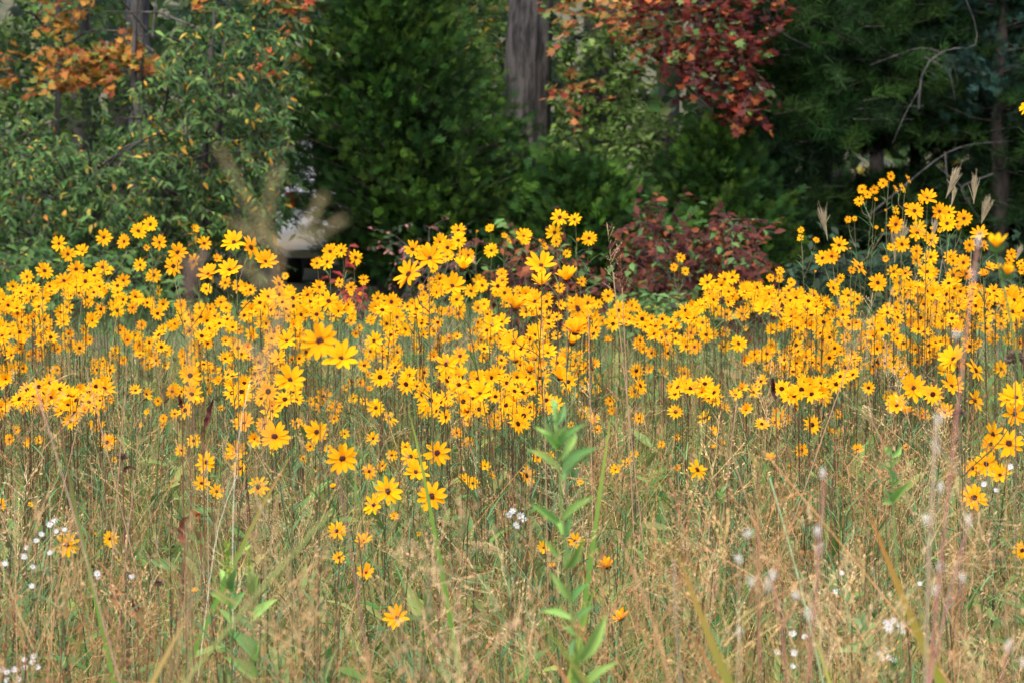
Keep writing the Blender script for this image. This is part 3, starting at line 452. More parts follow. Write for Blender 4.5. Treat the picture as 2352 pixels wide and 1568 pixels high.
# heads read off the photograph: corner x, corner y, scale of each crop; then x, y of the disc and width, with a letter for the pose
DATA = [((0, 850, 1.568), """371,197,105;425,263,105;519,248,100t;651,157,110;779,184,100;868,118,108;943,76,100;1000,190,100;921,222,45;1219,106,62t;1280,196,100;1113,250,128;1087,338,120;1470,190,150t;1572,222,115r;1442,365,150t;1666,312,145t;1308,391,145t;1218,310,80l;1360,295,70t;2071,246,105;2142,240,95;1988,320,80;2053,312,108;1413,443,85;278,367,115;479,357,115;642,345,90;675,362,80;880,331,88;965,395,95;955,412,85t;78,465,85;172,405,95;320,485,85;400,430,110;536,433,120;590,400,110;676,465,50;774,427,92;740,503,90;873,547,85;192,493,80;425,510,85;990,495,80;79,560,92;271,540,100;547,532,90;557,565,80;832,598,80;945,568,65;975,620,72;735,615,100;715,583,90;628,642,45;30,604,85;112,635,85;247,610,80;420,595,95;177,677,80;279,675,95;380,625,90;401,690,100t;580,680,105t;523,735,75;890,708,80;754,740,75;793,773,85;870,780,75;546,797,70;297,720,80;262,772,85;10,700,70;15,775,130t;57,854,80;150,760,90;210,740,80;430,760,85;1294,480,80;1253,600,85;1135,583,85;1140,645,90;1320,607,80;1347,652,85;1215,690,85;1385,565,85;1495,465,90;1550,490,85;1682,532,120t;1770,520,95t;1748,450,85r;1820,495,90;1790,400,50;1932,518,110;2003,470,95;1998,540,60;2062,557,130;2131,441,65;2180,600,70;1985,640,110;2091,648,95;1890,600,60;1905,660,70;1335,755,95t;1075,710,80;1265,655,80;1375,690,85;1420,600,80;1440,735,60;1500,735,70;1580,760,95;1545,580,70;1560,670,60;1650,640,75;1665,740,60;1797,805,130t;1700,800,100;1880,840,100t;2008,803,240;2138,918,230t;1668,905,95t;1748,920,120t;1903,920,95;1820,1050,200t;1657,1040,105;1543,1137,115;1864,1105,105t;726,865,85;710,895,70;290,842,85;253,898,80;330,830,75;362,855,70;215,880,75;180,900,70;437,830,95;415,790,75;925,952,75;1040,957,65;935,870,60;870,850,75;895,870,80;800,800,75;850,770,70;30,1000,90t;315,1000,80;360,985,75;590,945,70;608,985,95;645,930,60;770,925,65;72,1030,60u;158,985,45;1145,875,60;1160,940,70;1180,870,80;1215,830,75;1255,880,75;1250,830,70;1095,700,75;1300,985,50;1270,960,70;1230,930,75;1205,1020,70;1305,1050,75;1250,1050,80;1395,1050,75;1390,990,70;1450,970,60;1300,1105,85;1210,1105,75;1095,1100,80;1080,1120,85;1140,1120,75;1045,870,90;605,1345,120t;674,1440,120;720,1550,45;1708,1247,135t;1632,1187,60;1535,1320,140t;1658,1330,115;1723,1403,190;1604,1438,85;1985,1375,150;1487,1497,140t;1297,1565,140;2015,1217,110;2105,1215,90;2097,1292,75;1860,1320,80;1895,1350,80;1812,1180,55u;1530,1215,50t;2030,1150,110;1950,1185,65;1720,1495,60;1945,1465,70;2060,1480,60;1900,1540,60;2150,1540,200;2160,1385,70;1247,1180,75t;1390,1225,50;1095,1260,65;1025,1290,60;1020,1330,50;925,1250,45t;695,1175,55;655,1225,50;435,1170,55;298,1170,70;350,1115,75;290,1110,70;125,1180,75;75,1190,80;150,1235,60;210,1240,60;60,1420,75;100,1360,60;245,1430,65t;580,1440,30t;885,1330,30;990,1180,60;1215,1430,95;1135,1490,80;1430,1520,60"""),
((1350, 850, 1.568), """757,115,100;757,178,105;640,188,105t;690,222,110;470,234,120;690,280,85;578,290,185t;446,393,150l;787,360,140u;820,270,90;780,265,80;958,105,65t;871,130,25b;1045,150,45t;1075,180,35r;1168,152,110t;1170,185,80t;965,240,95;1395,33,115;1487,46,90;1362,127,115;1372,185,70;1275,190,30b;1295,215,45r;1577,163,100;1506,185,32b;1440,260,58;1280,338,185t;1280,460,140u;1440,430,150u;1530,435,70;1240,562,155t;1107,608,160u;1503,605,140r;1395,475,70;1030,390,75t;1035,430,75;720,465,170t;885,430,90;908,460,90;838,495,100;747,547,100;1047,505,100;1130,490,65;1185,490,60;540,520,65;660,460,70;600,355,55;585,425,45;470,572,70;525,470,45;650,620,65;700,620,75;570,610,75;30,235,90;113,285,100;165,425,70;85,470,75;85,510,35;20,440,60;150,527,38b;63,600,70;95,640,75;85,680,75;240,597,100;253,540,90;337,562,115;212,675,75;307,698,115;375,660,110;487,660,100;423,733,105;373,745,90;507,790,90;505,855,90;230,805,120;338,800,100;375,875,100;205,870,100;290,910,90;115,760,60;140,725,55;325,985,75t;370,630,90;1495,755,165u;1470,825,125u;1697,525,90;1850,585,90;1595,580,65;1635,575,65;1770,590,85;1800,620,75;1875,600,60;1900,680,70;1830,670,70;1720,640,75;1660,680,70;965,712,130t;1030,690,110t;895,700,60;565,700,75u;1105,823,155t;1237,770,135t;1320,882,125t;770,900,120;680,950,145;1117,935,110u;1210,1000,125u;650,1025,95;745,1128,120t;895,1135,165t;770,1030,110u;1397,1045,120u;1200,830,80t;1235,925,100u;1080,1100,90u;632,1215,110u;818,1250,130t;820,1310,85t;1005,1285,95t;1115,1270,130t;985,1365,110u;548,1245,105;242,1222,120;325,1290,90r;225,1415,90;55,1385,100;460,1530,130;427,1470,80;625,1505,165;750,1380,80;797,1445,60;830,1435,70;945,1300,80;340,1520,80;1490,1165,60u;1545,1130,60u;1865,1120,100;1890,1290,80;1610,1300,80t;1630,1360,65;1545,1260,90t;1555,1070,80;1620,1110,75;1625,1045,75;1480,960,80;1560,950,75;1510,1010,70;1430,1120,60;1465,1330,50;1710,1180,70;1720,1240,60;2175,1008,90;2095,1095,80;1970,880,80;2000,780,90t;2120,790,80;2070,830,75;1900,840,60;2125,1408,50;2150,285,65;2110,345,55;2180,370,60;720,1000,70;850,1020,65;900,800,75;850,840,75;920,910,70;960,790,75;850,740,80;880,690,75;950,840,70;640,800,75;620,850,70;700,790,70;760,640,80;770,600,80;880,600,95;920,580,90;940,640,80;1060,570,80;1000,500,75;310,900,75;90,1060,60;145,1065,70;190,1015,45;100,1165,70;55,1095,55;200,1105,45t;165,1180,60;315,1075,70t"""),
((3196, 650, 2.613), """957,148,110;880,220,115;1140,175,75r;1080,270,85r;1003,278,70r;660,283,105;785,288,105;715,338,95;633,407,118;800,390,45t;1342,380,205t;1270,410,65r;1207,510,200;1120,450,55;1007,503,80r;1467,517,190;1565,525,160;1722,588,175;1548,640,185;1015,648,185;1258,680,160;1235,740,190;1375,820,175t;515,600,80;582,590,60;1893,755,190t;1780,868,150;420,868,185;345,983,180;247,1003,175;1075,858,185;960,890,100;1225,930,140;1378,995,180;1220,1030,170;1588,988,160;1720,1050,180;1610,1030,120;627,1097,150r;550,1125,90;822,1260,200;1050,1258,170;990,1145,160;1000,1350,110;1110,1380,120;435,1210,95;395,1250,90;355,1320,150r;518,1393,170;610,1430,130;470,1460,130;1340,1145,190;1395,1150,150;1110,1160,150;1355,1320,95t;1610,1180,170;1750,1165,150;1960,1150,60;1935,1190,120u;1990,1100,130t;2085,1120,100u;2220,960,120;2195,1025,120;2320,1060,100;2330,1130,90;2250,1320,80;2200,1415,190;180,815,75;905,1010,75;140,1415,115r;10,1375,150;15,790,80;20,710,75;1470,710,60;1385,685,35;870,710,35;810,680,45;1660,670,80;910,515,38b;540,912,30b;165,1155,38b;1930,870,90r;2270,1500,190;1600,1525,150;1500,1390,110;1950,1360,100;1640,1310,120;1700,1390,120;1560,1430,110;1430,1440,120;1850,1480,120;1990,1450,120;2080,1410,130;550,1540,130;1150,1550,150;360,1550,130;120,1520,80;225,1540,110;470,1550,110"""),
((2696, 850, 1.568), """212,440,110;317,420,95;365,410,95;445,498,110;295,490,95;370,520,95;240,480,95;523,530,90;587,525,80;655,520,80;605,555,85;665,370,60;605,410,55;660,415,55;735,440,60;535,460,55;168,590,100;220,563,95;262,607,95;330,640,90;425,638,100;558,610,115t;738,655,120t;778,512,120t;720,490,85;877,525,75r;800,640,85;450,725,45;317,750,80;180,692,100;107,755,90;125,720,85;200,768,105;130,843,100;78,650,85;95,630,80;403,822,115;315,840,90;617,740,90t;612,832,95;585,885,110;480,590,85;470,920,90t;905,700,105t;800,760,75;720,690,80;985,755,95;1080,790,85;933,800,90;985,825,90;1185,790,80;725,868,85;765,893,90;830,908,110t;930,865,80;655,970,70;724,985,95;805,1000,105t;600,970,85;905,930,75;1000,850,80;975,1075,100;900,1060,85;1153,965,100;1243,963,105;1425,930,90;1440,980,70;1125,1075,85;1270,765,100;1390,780,105;1440,820,100;1475,625,95;1520,665,80;1595,685,100;1640,690,90;1310,640,90;1345,600,80;1400,660,90;1475,820,85;1555,855,45;1605,895,65t;930,1160,90r;660,1270,110;700,1290,80;770,1215,60;67,1008,110;175,1113,95r;195,1290,85l;245,1370,70t;235,1480,60u;803,1488,95;610,1550,75u;975,1380,70u;1025,1370,60;1155,1485,75t;1455,1470,50;310,1440,30;1025,1265,70;1755,922,190t;1500,1103,175t;1400,1212,150t;1355,1155,100;1740,1088,155t;1890,990,120r;1695,1000,110t;1885,1180,115r;1450,1265,110u;1553,1275,110t;1697,1252,125t;1580,1120,80;2095,1168,130;2145,1163,190t;2133,1262,160;1997,1388,160;1985,1450,120;2100,1447,185;1905,640,90;1955,665,95;2105,533,150t;2122,622,120;2170,818,95;1960,730,85;2000,790,85;2050,700,90;2100,790,90;2050,980,110;2140,880,80;1900,820,70;2180,690,90"""),
((2696, 1731, 1.568), "1875,222,125;1957,193,160;2045,265,150t;1882,405,170;2185,735,120;145,230,105r;20,215,50;728,213,25b"),
((0, 1731, 1.568), "417,700,160;691,663,105;595,640,30b;5,450,90;1265,315,105;1358,367,105;1620,337,140;1505,222,110;1225,1000,55u;748,808,28b;2113,615,125;2125,780,85;2088,345,50u;1985,240,30b;190,450,45t"),
((1350, 1731, 1.568), "490,247,160t;315,365,185;230,452,150;590,397,185;567,440,100;200,240,100;283,205,80;350,130,90;795,295,90t;850,315,90;925,210,80t;958,270,70t;375,1160,160t;15,600,90;10,775,70;165,680,120t;180,875,120t;355,520,60;507,630,35;1290,720,90t;1490,680,90r;1340,845,55u;1700,845,115u;1780,1170,120u;435,1290,35b;1745,230,80t;1525,310,50t;2120,210,55;1860,130,60;1820,190,80t;2033,70,55;1260,150,90;1330,150,80t;1605,1035,30b"),
((2696, 0, 1.568), "2225,660,105l")]
hr = np.random.default_rng(303); H = []
for (x0, y0, s), txt in DATA:
    for e in txt.split(';'):
        k = 'f'
        if e[-1].isalpha(): k = e[-1]; e = e[:-1]
        X_, Y_, D_ = map(float, e.split(',')); U, V = (x0 + X_ / s) * 2352 / 4096, (y0 + Y_ / s) * 2352 / 4096; Dp = D_ / s * 2352 / 4096
        full = {'f': .064, 't': .064, 'u': .056, 'r': .05, 'l': .05, 'b': .022}[k]
        d = full * 2352 / (Dp * 0.36)
        d = min(d, 12.6); fr = (V - 282) / 1568 * 0.24
        if fr > 0: d = min(d, 1.03 / fr)
        if U > 1750 and V < 640: d = min(d, 10.8)
        d *= 1 + hr.normal(0, 0.015); H.append(dict(u=U, v=V, d=d, D=Dp / 2352 * 0.36 * d, k=k))
# drop doubles, gather heads into plants
H2 = []
for h in H:
    if all(abs(h['u'] - g_['u']) + abs(h['v'] - g_['v']) > 7 for g_ in H2): H2.append(h)
H = sorted(H2, key=lambda h: h['v'])

HU, HV, HD, HR = (np.array([h[k] for h in H]) for k in ('u', 'v', 'd', 'D')); HR = HR / HD / 0.36 * 2352 / 2
def proj(p):
    q = p - np.array([0, 0, CAM_H]); d = q[:, 1] * CP - q[:, 2] * SP; return 1176 + q[:, 0] / d * 2352 / 0.36, 784 - (q[:, 1] * SP + q[:, 2] * CP) / d * 2352 / 0.36, d
def clear(tip, r, keep=0.06, pad=6, dmax=9.5):
    """grass grows thin right in front of the flower heads that show"""
    u, v, d = proj(tip); ok = np.ones(len(u), bool)
    for i in np.where((HD < dmax))[0]: ok &= ~((np.abs(u - HU[i]) < HR[i] + pad) & (v < HV[i] + HR[i] * 0.9) & (d < HD[i] - 0.03))
    return ok | (r.random(len(u)) < keep)
# ------------------------------------------------------------------ meadow
def wedge(n, d0, d1, r, pw=1.0, extra=0.8, xb=None):
    d = np.sqrt(r.uniform(d0 ** 2, d1 ** 2, n)) if pw == 1 else d0 + (d1 - d0) * r.random(n) ** pw
    x = r.uniform(-1, 1, n) * (0.19 * d + extra); return np.stack([x, d, np.zeros(n)], -1)
def patch(p, sx=1.3, ph=0.0): return np.sin(p[:, 0] * sx * 2.1 + p[:, 1] * 1.3 + ph) * 0.5 + np.sin(p[:, 0] * 3.7 * sx - p[:, 1] * 2.3 + ph * 2) * 0.35 + np.sin(p[:, 1] * 5.1 + p[:, 0] * 0.8 + ph) * 0.25
GR = [(0.14, 0.22, 0.045), (0.20, 0.29, 0.06), (0.28, 0.32, 0.08), (0.36, 0.33, 0.10)]
TAN = [(0.54, 0.37, 0.16), (0.50, 0.28, 0.10), (0.47, 0.21, 0.07), (0.58, 0.44, 0.22), (0.32, 0.17, 0.07)]
r = np.random.default_rng(101)
mb = MB(); n = 52000; b = wedge(n, 2.6, 14.2, r); ht = r.uniform(0.22, 0.55, n) * (1 + 0.12 * patch(b)); ht *= np.where(b[:, 1] < 4, 0.9, 1); ok = clear(b + np.array([0, 0, 1]) * ht[:, None] * 0.92, r); b, ht = b[ok], ht[ok]; n = len(b)
ribbons(mb, b, r.uniform(0, 2 * np.pi, n), ht, r.uniform(0.003, 0.0075, n), r.uniform(0.02, 0.35, n), r.uniform(0.1, 1.5, n), pick(GR, (3, 3, 2, 1.5), n, 0.2, r), 5, r.uniform(0, 6.28, n), tipcol=pick(GR + TAN[:2], (2, 2, 2, 2, 1.5, 1), n, 0.2, r))
tag(mb.build('green_grass', M_GRASS), 'green and olive grass blades filling the lower meadow', 'grass', kind='stuff')
mb = MB(); n = 19000; b = wedge(n, 2.6, 14.2, r); ht = r.uniform(0.25, 0.6, n); ok = clear(b + np.array([0, 0, 1]) * ht[:, None] * 0.9, r); b, ht = b[ok], ht[ok]; n = len(b)
ribbons(mb, b, r.uniform(0, 2 * np.pi, n), ht, r.uniform(0.0018, 0.0042, n), r.uniform(0.02, 0.8, n), r.uniform(0.2, 2.0, n), pick(TAN, (3, 3, 2, 3, 1.5), n, 0.2, r), 5, r.uniform(0, 6.28, n))
tag(mb.build('dry_grass', M_DRY), 'tan and rusty dry grass blades tangled among the green', 'grass', kind='stuff')
# thin dry stalks
mb = MB(); n = 6500; b = wedge(n, 2.4, 13.5, r); ht = np.clip(r.normal(0.58, 0.13, n), 0.3, 1.0) * (1 + 0.08 * patch(b, 1, 2)); ht = np.where(b[:, 1] > 9, ht * 0.85, ht); ok = clear(b + np.array([0, 0, 1]) * ht[:, None], r, 0.2); b, ht = b[ok], ht[ok]; n = len(b)
K = 6; t = np.linspace(0, 1, K); az = r.uniform(0, 6.28, n); ln = np.abs(r.normal(0, 0.36, n))
path = b[:, None] + np.stack([np.cos(az)[:, None] * (ln * ht)[:, None] * t ** 1.6, np.sin(az)[:, None] * (ln * ht)[:, None] * t ** 1.6, ht[:, None] * t[None] * np.cos(ln)[:, None]], -1)
tubes(mb, path, (r.uniform(0.0007, 0.0015, n)[:, None] * (1 - 0.55 * t)[None]), 3, pick([(0.42, 0.18, 0.07), (0.50, 0.28, 0.11), (0.55, 0.42, 0.23), (0.26, 0.12, 0.06), (0.2, 0.2, 0.06)], (3, 3, 2, 2, 2), n, 0.2, r))
tag(mb.build('dry_stalks', M_DRY), 'thin upright rust and straw coloured stalks across the meadow', 'grass', kind='stuff')
# panicles
def panicle_tpl(seed, nodes=11, spread=1.0, spk=7):
    r = np.random.default_rng(seed); v = []; q = []
    def rib(a, b, wd):
        d = b - a; s = np.cross(d, r.normal(0, 1, 3)); s = s / (np.linalg.norm(s) + 1e-9) * wd; k = len(v); v.extend([a - s, a + s, b + s * .5, b - s * .5]); q.append((k, k + 1, k + 2, k + 3))
    def dia(p, d, L, wd):
        d = d / np.linalg.norm(d); s = np.cross(d, r.normal(0, 1, 3)); s = s / np.linalg.norm(s) * wd; k = len(v); v.extend([p, p + d * L * .5 + s, p + d * L, p + d * L * .5 - s]); q.append((k, k + 1, k + 2, k + 3))
    prev = np.zeros(3)
    for i in range(nodes + 1):
        tt = (i + 1) / (nodes + 1); p = np.array([r.normal(0, 0.01), tt, r.normal(0, 0.01)]); rib(prev, p, 0.0035); prev = p
    for i in range(nodes):
        tt = 0.05 + 0.9 * i / nodes; a = r.uniform(0, 6.28); L = (0.42 * (1 - tt) + 0.10) * spread * r.uniform(0.6, 1.2); el = r.uniform(0.5, 1.05)
        d = np.array([math.cos(a) * math.cos(el * .9), math.sin(el), math.sin(a) * math.cos(el * .9)]); p = np.array([0, tt, 0.0]); e = p + d * L
        rib(p, e, 0.0022)
        for j in range(max(3, int(spk * L / 0.4))):
            f = r.uniform(0.25, 1.0); dd = d + r.normal(0, 0.6, 3); st = p + d * L * f; en = st + dd / np.linalg.norm(dd) * L * 0.18; rib(st, en, 0.0014); dia(en, dd + d, 0.030 * r.uniform(.7, 1.3), 0.0052)
            if r.random() < .6: dia(st, d + r.normal(0, .3, 3), 0.028, 0.005)
    for j in range(8): dia(np.array([0, 0.88 + 0.12 * j / 8, 0]), np.array([r.normal(0, .3), 1, r.normal(0, .3)]), 0.035, 0.006)
    return np.array(v), np.array(q), None
PAN = [panicle_tpl(s, 11 + s % 3, 0.8 + 0.25 * (s % 3), 9) for s in range(6)]
PCOL = [(0.52, 0.33, 0.14), (0.45, 0.26, 0.11), (0.42, 0.21, 0.09), (0.56, 0.40, 0.20)]
mb = MB(); stq = MB()
def scatter_panicles(n, d0, d1, hm, hs, seed, pw=1.0, size=(0.16, 0.32), xfun=None):
    r = np.random.default_rng(seed); b = wedge(n, d0, d1, r, pw)
    if xfun is not None: k = xfun(b, r); b = b[k]; n = len(b)
    h = np.clip(r.normal(hm, hs, n), 0.3, 1.22); ok = clear(b + np.array([0, 0, 1]) * (h + size[1] * 0.6)[:, None], r, 0.1, 9); b, h = b[ok], h[ok]; n = len(b); az = r.uniform(0, 6.28, n); ln = np.abs(r.normal(0, 0.14, n)); K = 5; t = np.linspace(0, 1, K)
    path = b[:, None] + np.stack([np.cos(az)[:, None] * (ln * h)[:, None] * t ** 1.6, np.sin(az)[:, None] * (ln * h)[:, None] * t ** 1.6, h[:, None] * t[None]], -1)
    c = pick(PCOL, (3, 3, 2, 2), n, 0.15, r); tubes(mb, path, np.full((n, K), 0.0009), 3, c * 0.8)
    for j in range(6):
        s = np.arange(n) % 6 == j
        Y_ = norm(path[s, -1] - path[s, -2] + r.normal(0, 0.03, (s.sum(), 3))); Xa, Ya, Za = frames(Y_, None, r)
        instances(mb, *PAN[j], path[s, -1], Xa, Ya, Za, r.uniform(*size, s.sum()), c[s])
scatter_panicles(520, 4.6, 9.5, 0.42, 0.12, 111)
scatter_panicles(120, 2.6, 4.6, 0.62, 0.12, 112)
scatter_panicles(190, 4.2, 8.2, 0.54, 0.10, 113, xfun=lambda b, r: ((b[:, 0] / b[:, 1] > 0.01) & (b[:, 0] / b[:, 1] < 0.13)) | (r.random(len(b)) < 0.35))
tag(mb.build('seedhead_grass', M_DRY), 'airy tan seed heads of dry grass hazing over the meadow', 'grass', kind='stuff')
# meadow foliage: narrow arching leaves on flowerless stems
mb = MB(); n = 2200; b = wedge(n, 4.2, 11.5, r); h = r.uniform(0.35, 0.68, n); ok = clear(b + np.array([0, 0, 1.0]) * h[:, None], r); b, h = b[ok], h[ok]; n = len(b); az = r.uniform(0, 6.28, n); t = np.linspace(0, 1, 4)
path = b[:, None] + np.stack([np.cos(az)[:, None] * 0.1 * h[:, None] * t, np.sin(az)[:, None] * 0.1 * h[:, None] * t, h[:, None] * t[None]], -1)
tubes(mb, path, np.full((n, 4), 0.0014), 3, pick([(0.16, 0.08, 0.045), (0.12, 0.15, 0.05)], (2, 1), n, 0.15, r))
m = 12; f = r.uniform(0.45, 1.0, (n, m)); bp = (b[:, None] + (path[:, -1] - path[:, 0])[:, None] * f[..., None]).reshape(-1, 3); k = len(bp)
ribbons(mb, bp, r.uniform(0, 6.28, k), r.uniform(0.06, 0.13, k), r.uniform(0.003, 0.0055, k), r.uniform(0.6, 1.1, k), r.uniform(0.3, 1.5, k), pick([(0.075, 0.16, 0.06), (0.10, 0.20, 0.07), (0.13, 0.22, 0.06)], (3, 3, 1), k, 0.15, r), 5)
tag(mb.build('meadow_foliage', M_GRASS), 'narrow arching green leaves on brown flowerless stems', 'plants', kind='stuff')
# broad leaves low down
mb = MB(); n = 9000; b = wedge(n, 4.5, 13.5, r); b[:, 2] = r.uniform(0.05, 0.42, n); Xa, Ya, Za = frames(rdir(n, r) + np.array([0, 0, 0.5]), np.array((0, -0.3, 1.0)), r)
instances(mb, *LANCE, b, Xa, Ya, Za, r.uniform(0.05, 0.12, n), pick([(0.08, 0.16, 0.03), (0.13, 0.22, 0.05), (0.22, 0.25, 0.06), (0.3, 0.2, 0.08)], (3, 3, 2, 1), n, 0.2, r))
tag(mb.build('ground_cover', M_GRASS), 'low leafy weeds between the grass stems', 'plants', kind='stuff')
# short lawn behind
mb = MB(); n = 26000; b = np.stack([r.uniform(-6, 6, n), r.uniform(14.2, 25, n), np.zeros(n)], -1)
ribbons(mb, b, r.uniform(0, 6.28, n), r.uniform(0.05, 0.16, n), r.uniform(0.006, 0.012, n), r.uniform(0, 0.5, n), r.uniform(0.1, 1, n), pick([(0.12, 0.22, 0.06), (0.16, 0.26, 0.08)], (1, 1), n, 0.2, r), 2, r.uniform(0, 6.28, n))
tag(mb.build('lawn', M_GRASS), 'short green grass between the flowers and the trees', 'grass', kind='stuff')
# ------------------------------------------------------------------ sunflower heads
YEL = (0.96, 0.525, 0.007)
def petal_verts(L, wd, cup, curl, n, r, lo=False):
    ts = np.linspace(0, 1, n + 1); v = []; sag = r.uniform(-0.08, 0.08)
    for t in ts:
        ww = wd * 0.5 * float(np.interp(t, (0, .17, .34, .5, .67, .84, .94, 1), (.45, .72, .9, 1.0, .97, .78, .5, .14)))
        ang = cup + curl * t; rr = 0.12 + L * t * 0.88
        x = rr * math.cos(cup + curl * t * 0.5); z = rr * math.sin(cup + curl * t * 0.5) + sag * t * t
        v += [(x, -ww, z + 0.22 * ww), (x, 0, z), (x, ww, z + 0.22 * ww)] if not lo else [(x, -ww, z), (x, ww, z)]
    return np.array(v)
def head_mesh(kind, seed, lo=False):
    r = np.random.default_rng(seed); mb = MB(); np_ = int(r.integers(11, 15)) if kind != 'b' else 8
    cup = {'f': 0.16, 't': 0.44, 'u': 0.88, 'b': 1.15}[kind]; n = 2 if lo else 6
    for k in range(np_):
        a = 2 * math.pi * (k + r.normal(0, 0.16)) / np_; L = r.uniform(0.94, 1.15); c = cup + r.normal(0, 0.12) + (0.05 if k % 2 else -0.03)
        v = petal_verts(L, r.uniform(0.28, 0.36) * (0.8 if kind == 'b' else 1), c, r.uniform(-0.25, 0.12) if kind != 'u' else r.uniform(-0.35, 0.0), n, r, lo)
        ca, sa = math.cos(a), math.sin(a); v = np.stack([v[:, 0] * ca - v[:, 1] * sa, v[:, 0] * sa + v[:, 1] * ca, v[:, 2] + 0.012 * (k % 2)], -1)
        W = 2 if lo else 3; q = [(i * W + j, i * W + j + 1, i * W + W + j + 1, i * W + W + j) for i in range(n) for j in range(W - 1)]
        t = np.repeat(np.linspace(0, 1, n + 1), W)[:, None]; f = r.uniform(0.93, 1.05)
        mb.add(v, q, c=np.clip(np.array(YEL) * f * np.array([1, 0.84 + 0.16 * t[0, 0], 1]) * (1 + 0 * t), 0, 0.97) * np.concatenate([np.ones_like(t), 0.82 + 0.18 * np.clip(t * 2.2, 0, 1), np.ones_like(t)], 1))
    return mb
def dome(mb, rad, h, z, col, seg=14, rings=4, bump=0.0, r=rng):
    v = []; c = []
    for i in range(rings + 1):
        ph = i / rings * math.pi / 2
        for j in range(seg):
            a = 2 * math.pi * j / seg; k = 1 + bump * r.uniform(-1, 1); v.append((math.cos(ph) * rad * math.cos(a) * k + 1e-5, math.cos(ph) * rad * math.sin(a) * k, z + math.sin(ph) * h * k))
            c.append(np.array(col) * r.uniform(0.6, 1.5))
    q = [(i * seg + j, i * seg + (j + 1) % seg, (i + 1) * seg + (j + 1) % seg, (i + 1) * seg + j) for i in range(rings) for j in range(seg)]
    mb.add(v, q, c=np.array(c))
def disc_mesh(seed):
    r = np.random.default_rng(seed); mb = MB(); dome(mb, 0.19, 0.10, -0.01, (0.045, 0.014, 0.010), 16, 4, 0.06, r)
    for k in range(46):     # florets: dark with a few yellow anthers near the rim
        ph = math.acos(min(1, r.random() ** 0.5)); rr = 0.185 * math.sqrt(r.random()); a = r.uniform(0, 6.28); x, y = rr * math.cos(a), rr * math.sin(a); z = 0.10 * math.sqrt(max(0, 1 - (rr / 0.19) ** 2))
        d = np.array([x * 2.2, y * 2.2, 0.5]); d /= np.linalg.norm(d); s = np.cross(d, [0.3, 0.5, 0.8]); s = s / np.linalg.norm(s) * 0.012; p = np.array([x, y, z - 0.01]); e = p + d * r.uniform(0.035, 0.07)
        col = (0.55, 0.26, 0.02) if (rr > 0.12 and r.random() < 0.35) else (0.05, 0.016, 0.012); mb.add([p - s, p + s, e + s * .7, e - s * .7], [(0, 1, 2, 3)], c=col)
    return mb
def calyx_mesh(seed, bud=False):
    r = np.random.default_rng(seed); mb = MB(); s = 0.27 if bud else 0.2
    v = []; seg, rings = 12, 3
    for i in range(rings + 1):
        t = i / rings; rr = s * math.sin(0.25 + t * 1.2) / math.sin(1.45); 
        for j in range(seg): a = 6.283 * j / seg; v.append((rr * math.cos(a), rr * math.sin(a), -0.16 + 0.15 * t))
    mb.add(v, [(i * seg + j, i * seg + (j + 1) % seg, (i + 1) * seg + (j + 1) % seg, (i + 1) * seg + j) for i in range(rings) for j in range(seg)], c=(0.07, 0.15, 0.035))
    for k in range(16):
        a = 6.283 * (k + r.normal(0, 0.2)) / 16; L = r.uniform(0.16, 0.28); o = np.array([s * math.cos(a), s * math.sin(a), -0.03]); d = np.array([math.cos(a) * .6, math.sin(a) * .6, 0.8 if bud else 0.3]); sd_ = np.array([-math.sin(a), math.cos(a), 0]) * 0.035
        mb.add([o - sd_, o + sd_, o + d * L], None, [(0, 1, 2)], c=(0.08, 0.18, 0.04))
    return mb
HEADS = {k: [head_mesh(k, 200 + 10 * i + ord(k)).mesh('petals', M_PETAL) for i in range(6 if k in 'ft' else 4)] for k in 'ftub'}
DISCS = [disc_mesh(s).mesh('disc', M_DISC) for s in range(3)]
CAL = [calyx_mesh(s).mesh('calyx', M_LEAF) for s in range(2)]; CALB = [calyx_mesh(5, True).mesh('calyx', M_LEAF)]
used = set(); PL = []
for i, h in enumerate(H):
    if i in used: continue
    used.add(i); grp = [h]; cap = 1 + int(hr.choice(4, p=(0.10, 0.34, 0.36, 0.20)))
    if h['d'] < 5.3: cap = min(cap, 2)
    cand = []
    for j in range(i + 1, len(H)):
        if j in used: continue
        g_ = H[j]
        if abs(g_['d'] / h['d'] - 1) > 0.22: continue
        m_ = 0.36 * h['d'] / 2352; dx, dy = abs(g_['u'] - h['u']) * m_, abs(g_['v'] - h['v']) * m_
        if dx < 0.17 and dy < 0.28: cand.append((dx * 1.5 + dy + abs(g_['d'] - h['d']) * 0.15, j))
    for _, j in sorted(cand)[:cap - 1]: used.add(j); grp.append(H[j])
    PL.append(grp)
# plants beyond 298 (the smallest) join the mass of far flowers
PL.sort(key=lambda g_: -max(h['D'] / h['d'] for h in g_)); REST = [h for g_ in PL[296:] for h in g_]; PL = PL[:296]
print('heads', len(H), 'plants', len(PL), 'rest', len(REST))
def head_rot(h, r):
    k = h['k']; el, az = {'f': (16, 0), 't': (36, 0), 'u': (64, 0), 'r': (28, 52), 'l': (28, -48), 'b': (60, 0)}[k]
    el = R(el + r.normal(0, 6)); az = R(az + r.normal(0, 16 if k in 'ft' else 30 if k in 'ub' else 8))
    n = Vector((math.sin(az) * math.cos(el), -math.cos(az) * math.cos(el), math.sin(el)))
    return n, n.to_track_quat('Z', 'Y') @ Quaternion((0, 0, 1), r.uniform(0, 6.28))
def bez(p, n=9):
    p = np.array([tuple(q) for q in p], float); t = np.linspace(0, 1, n)[:, None]
    return (1 - t) ** 3 * p[0] + 3 * (1 - t) ** 2 * t * p[1] + 3 * (1 - t) * t ** 2 * p[2] + t ** 3 * p[3]
STEM_LO, STEM_HI = np.array((0.15, 0.07, 0.045)), np.array((0.13, 0.14, 0.05))
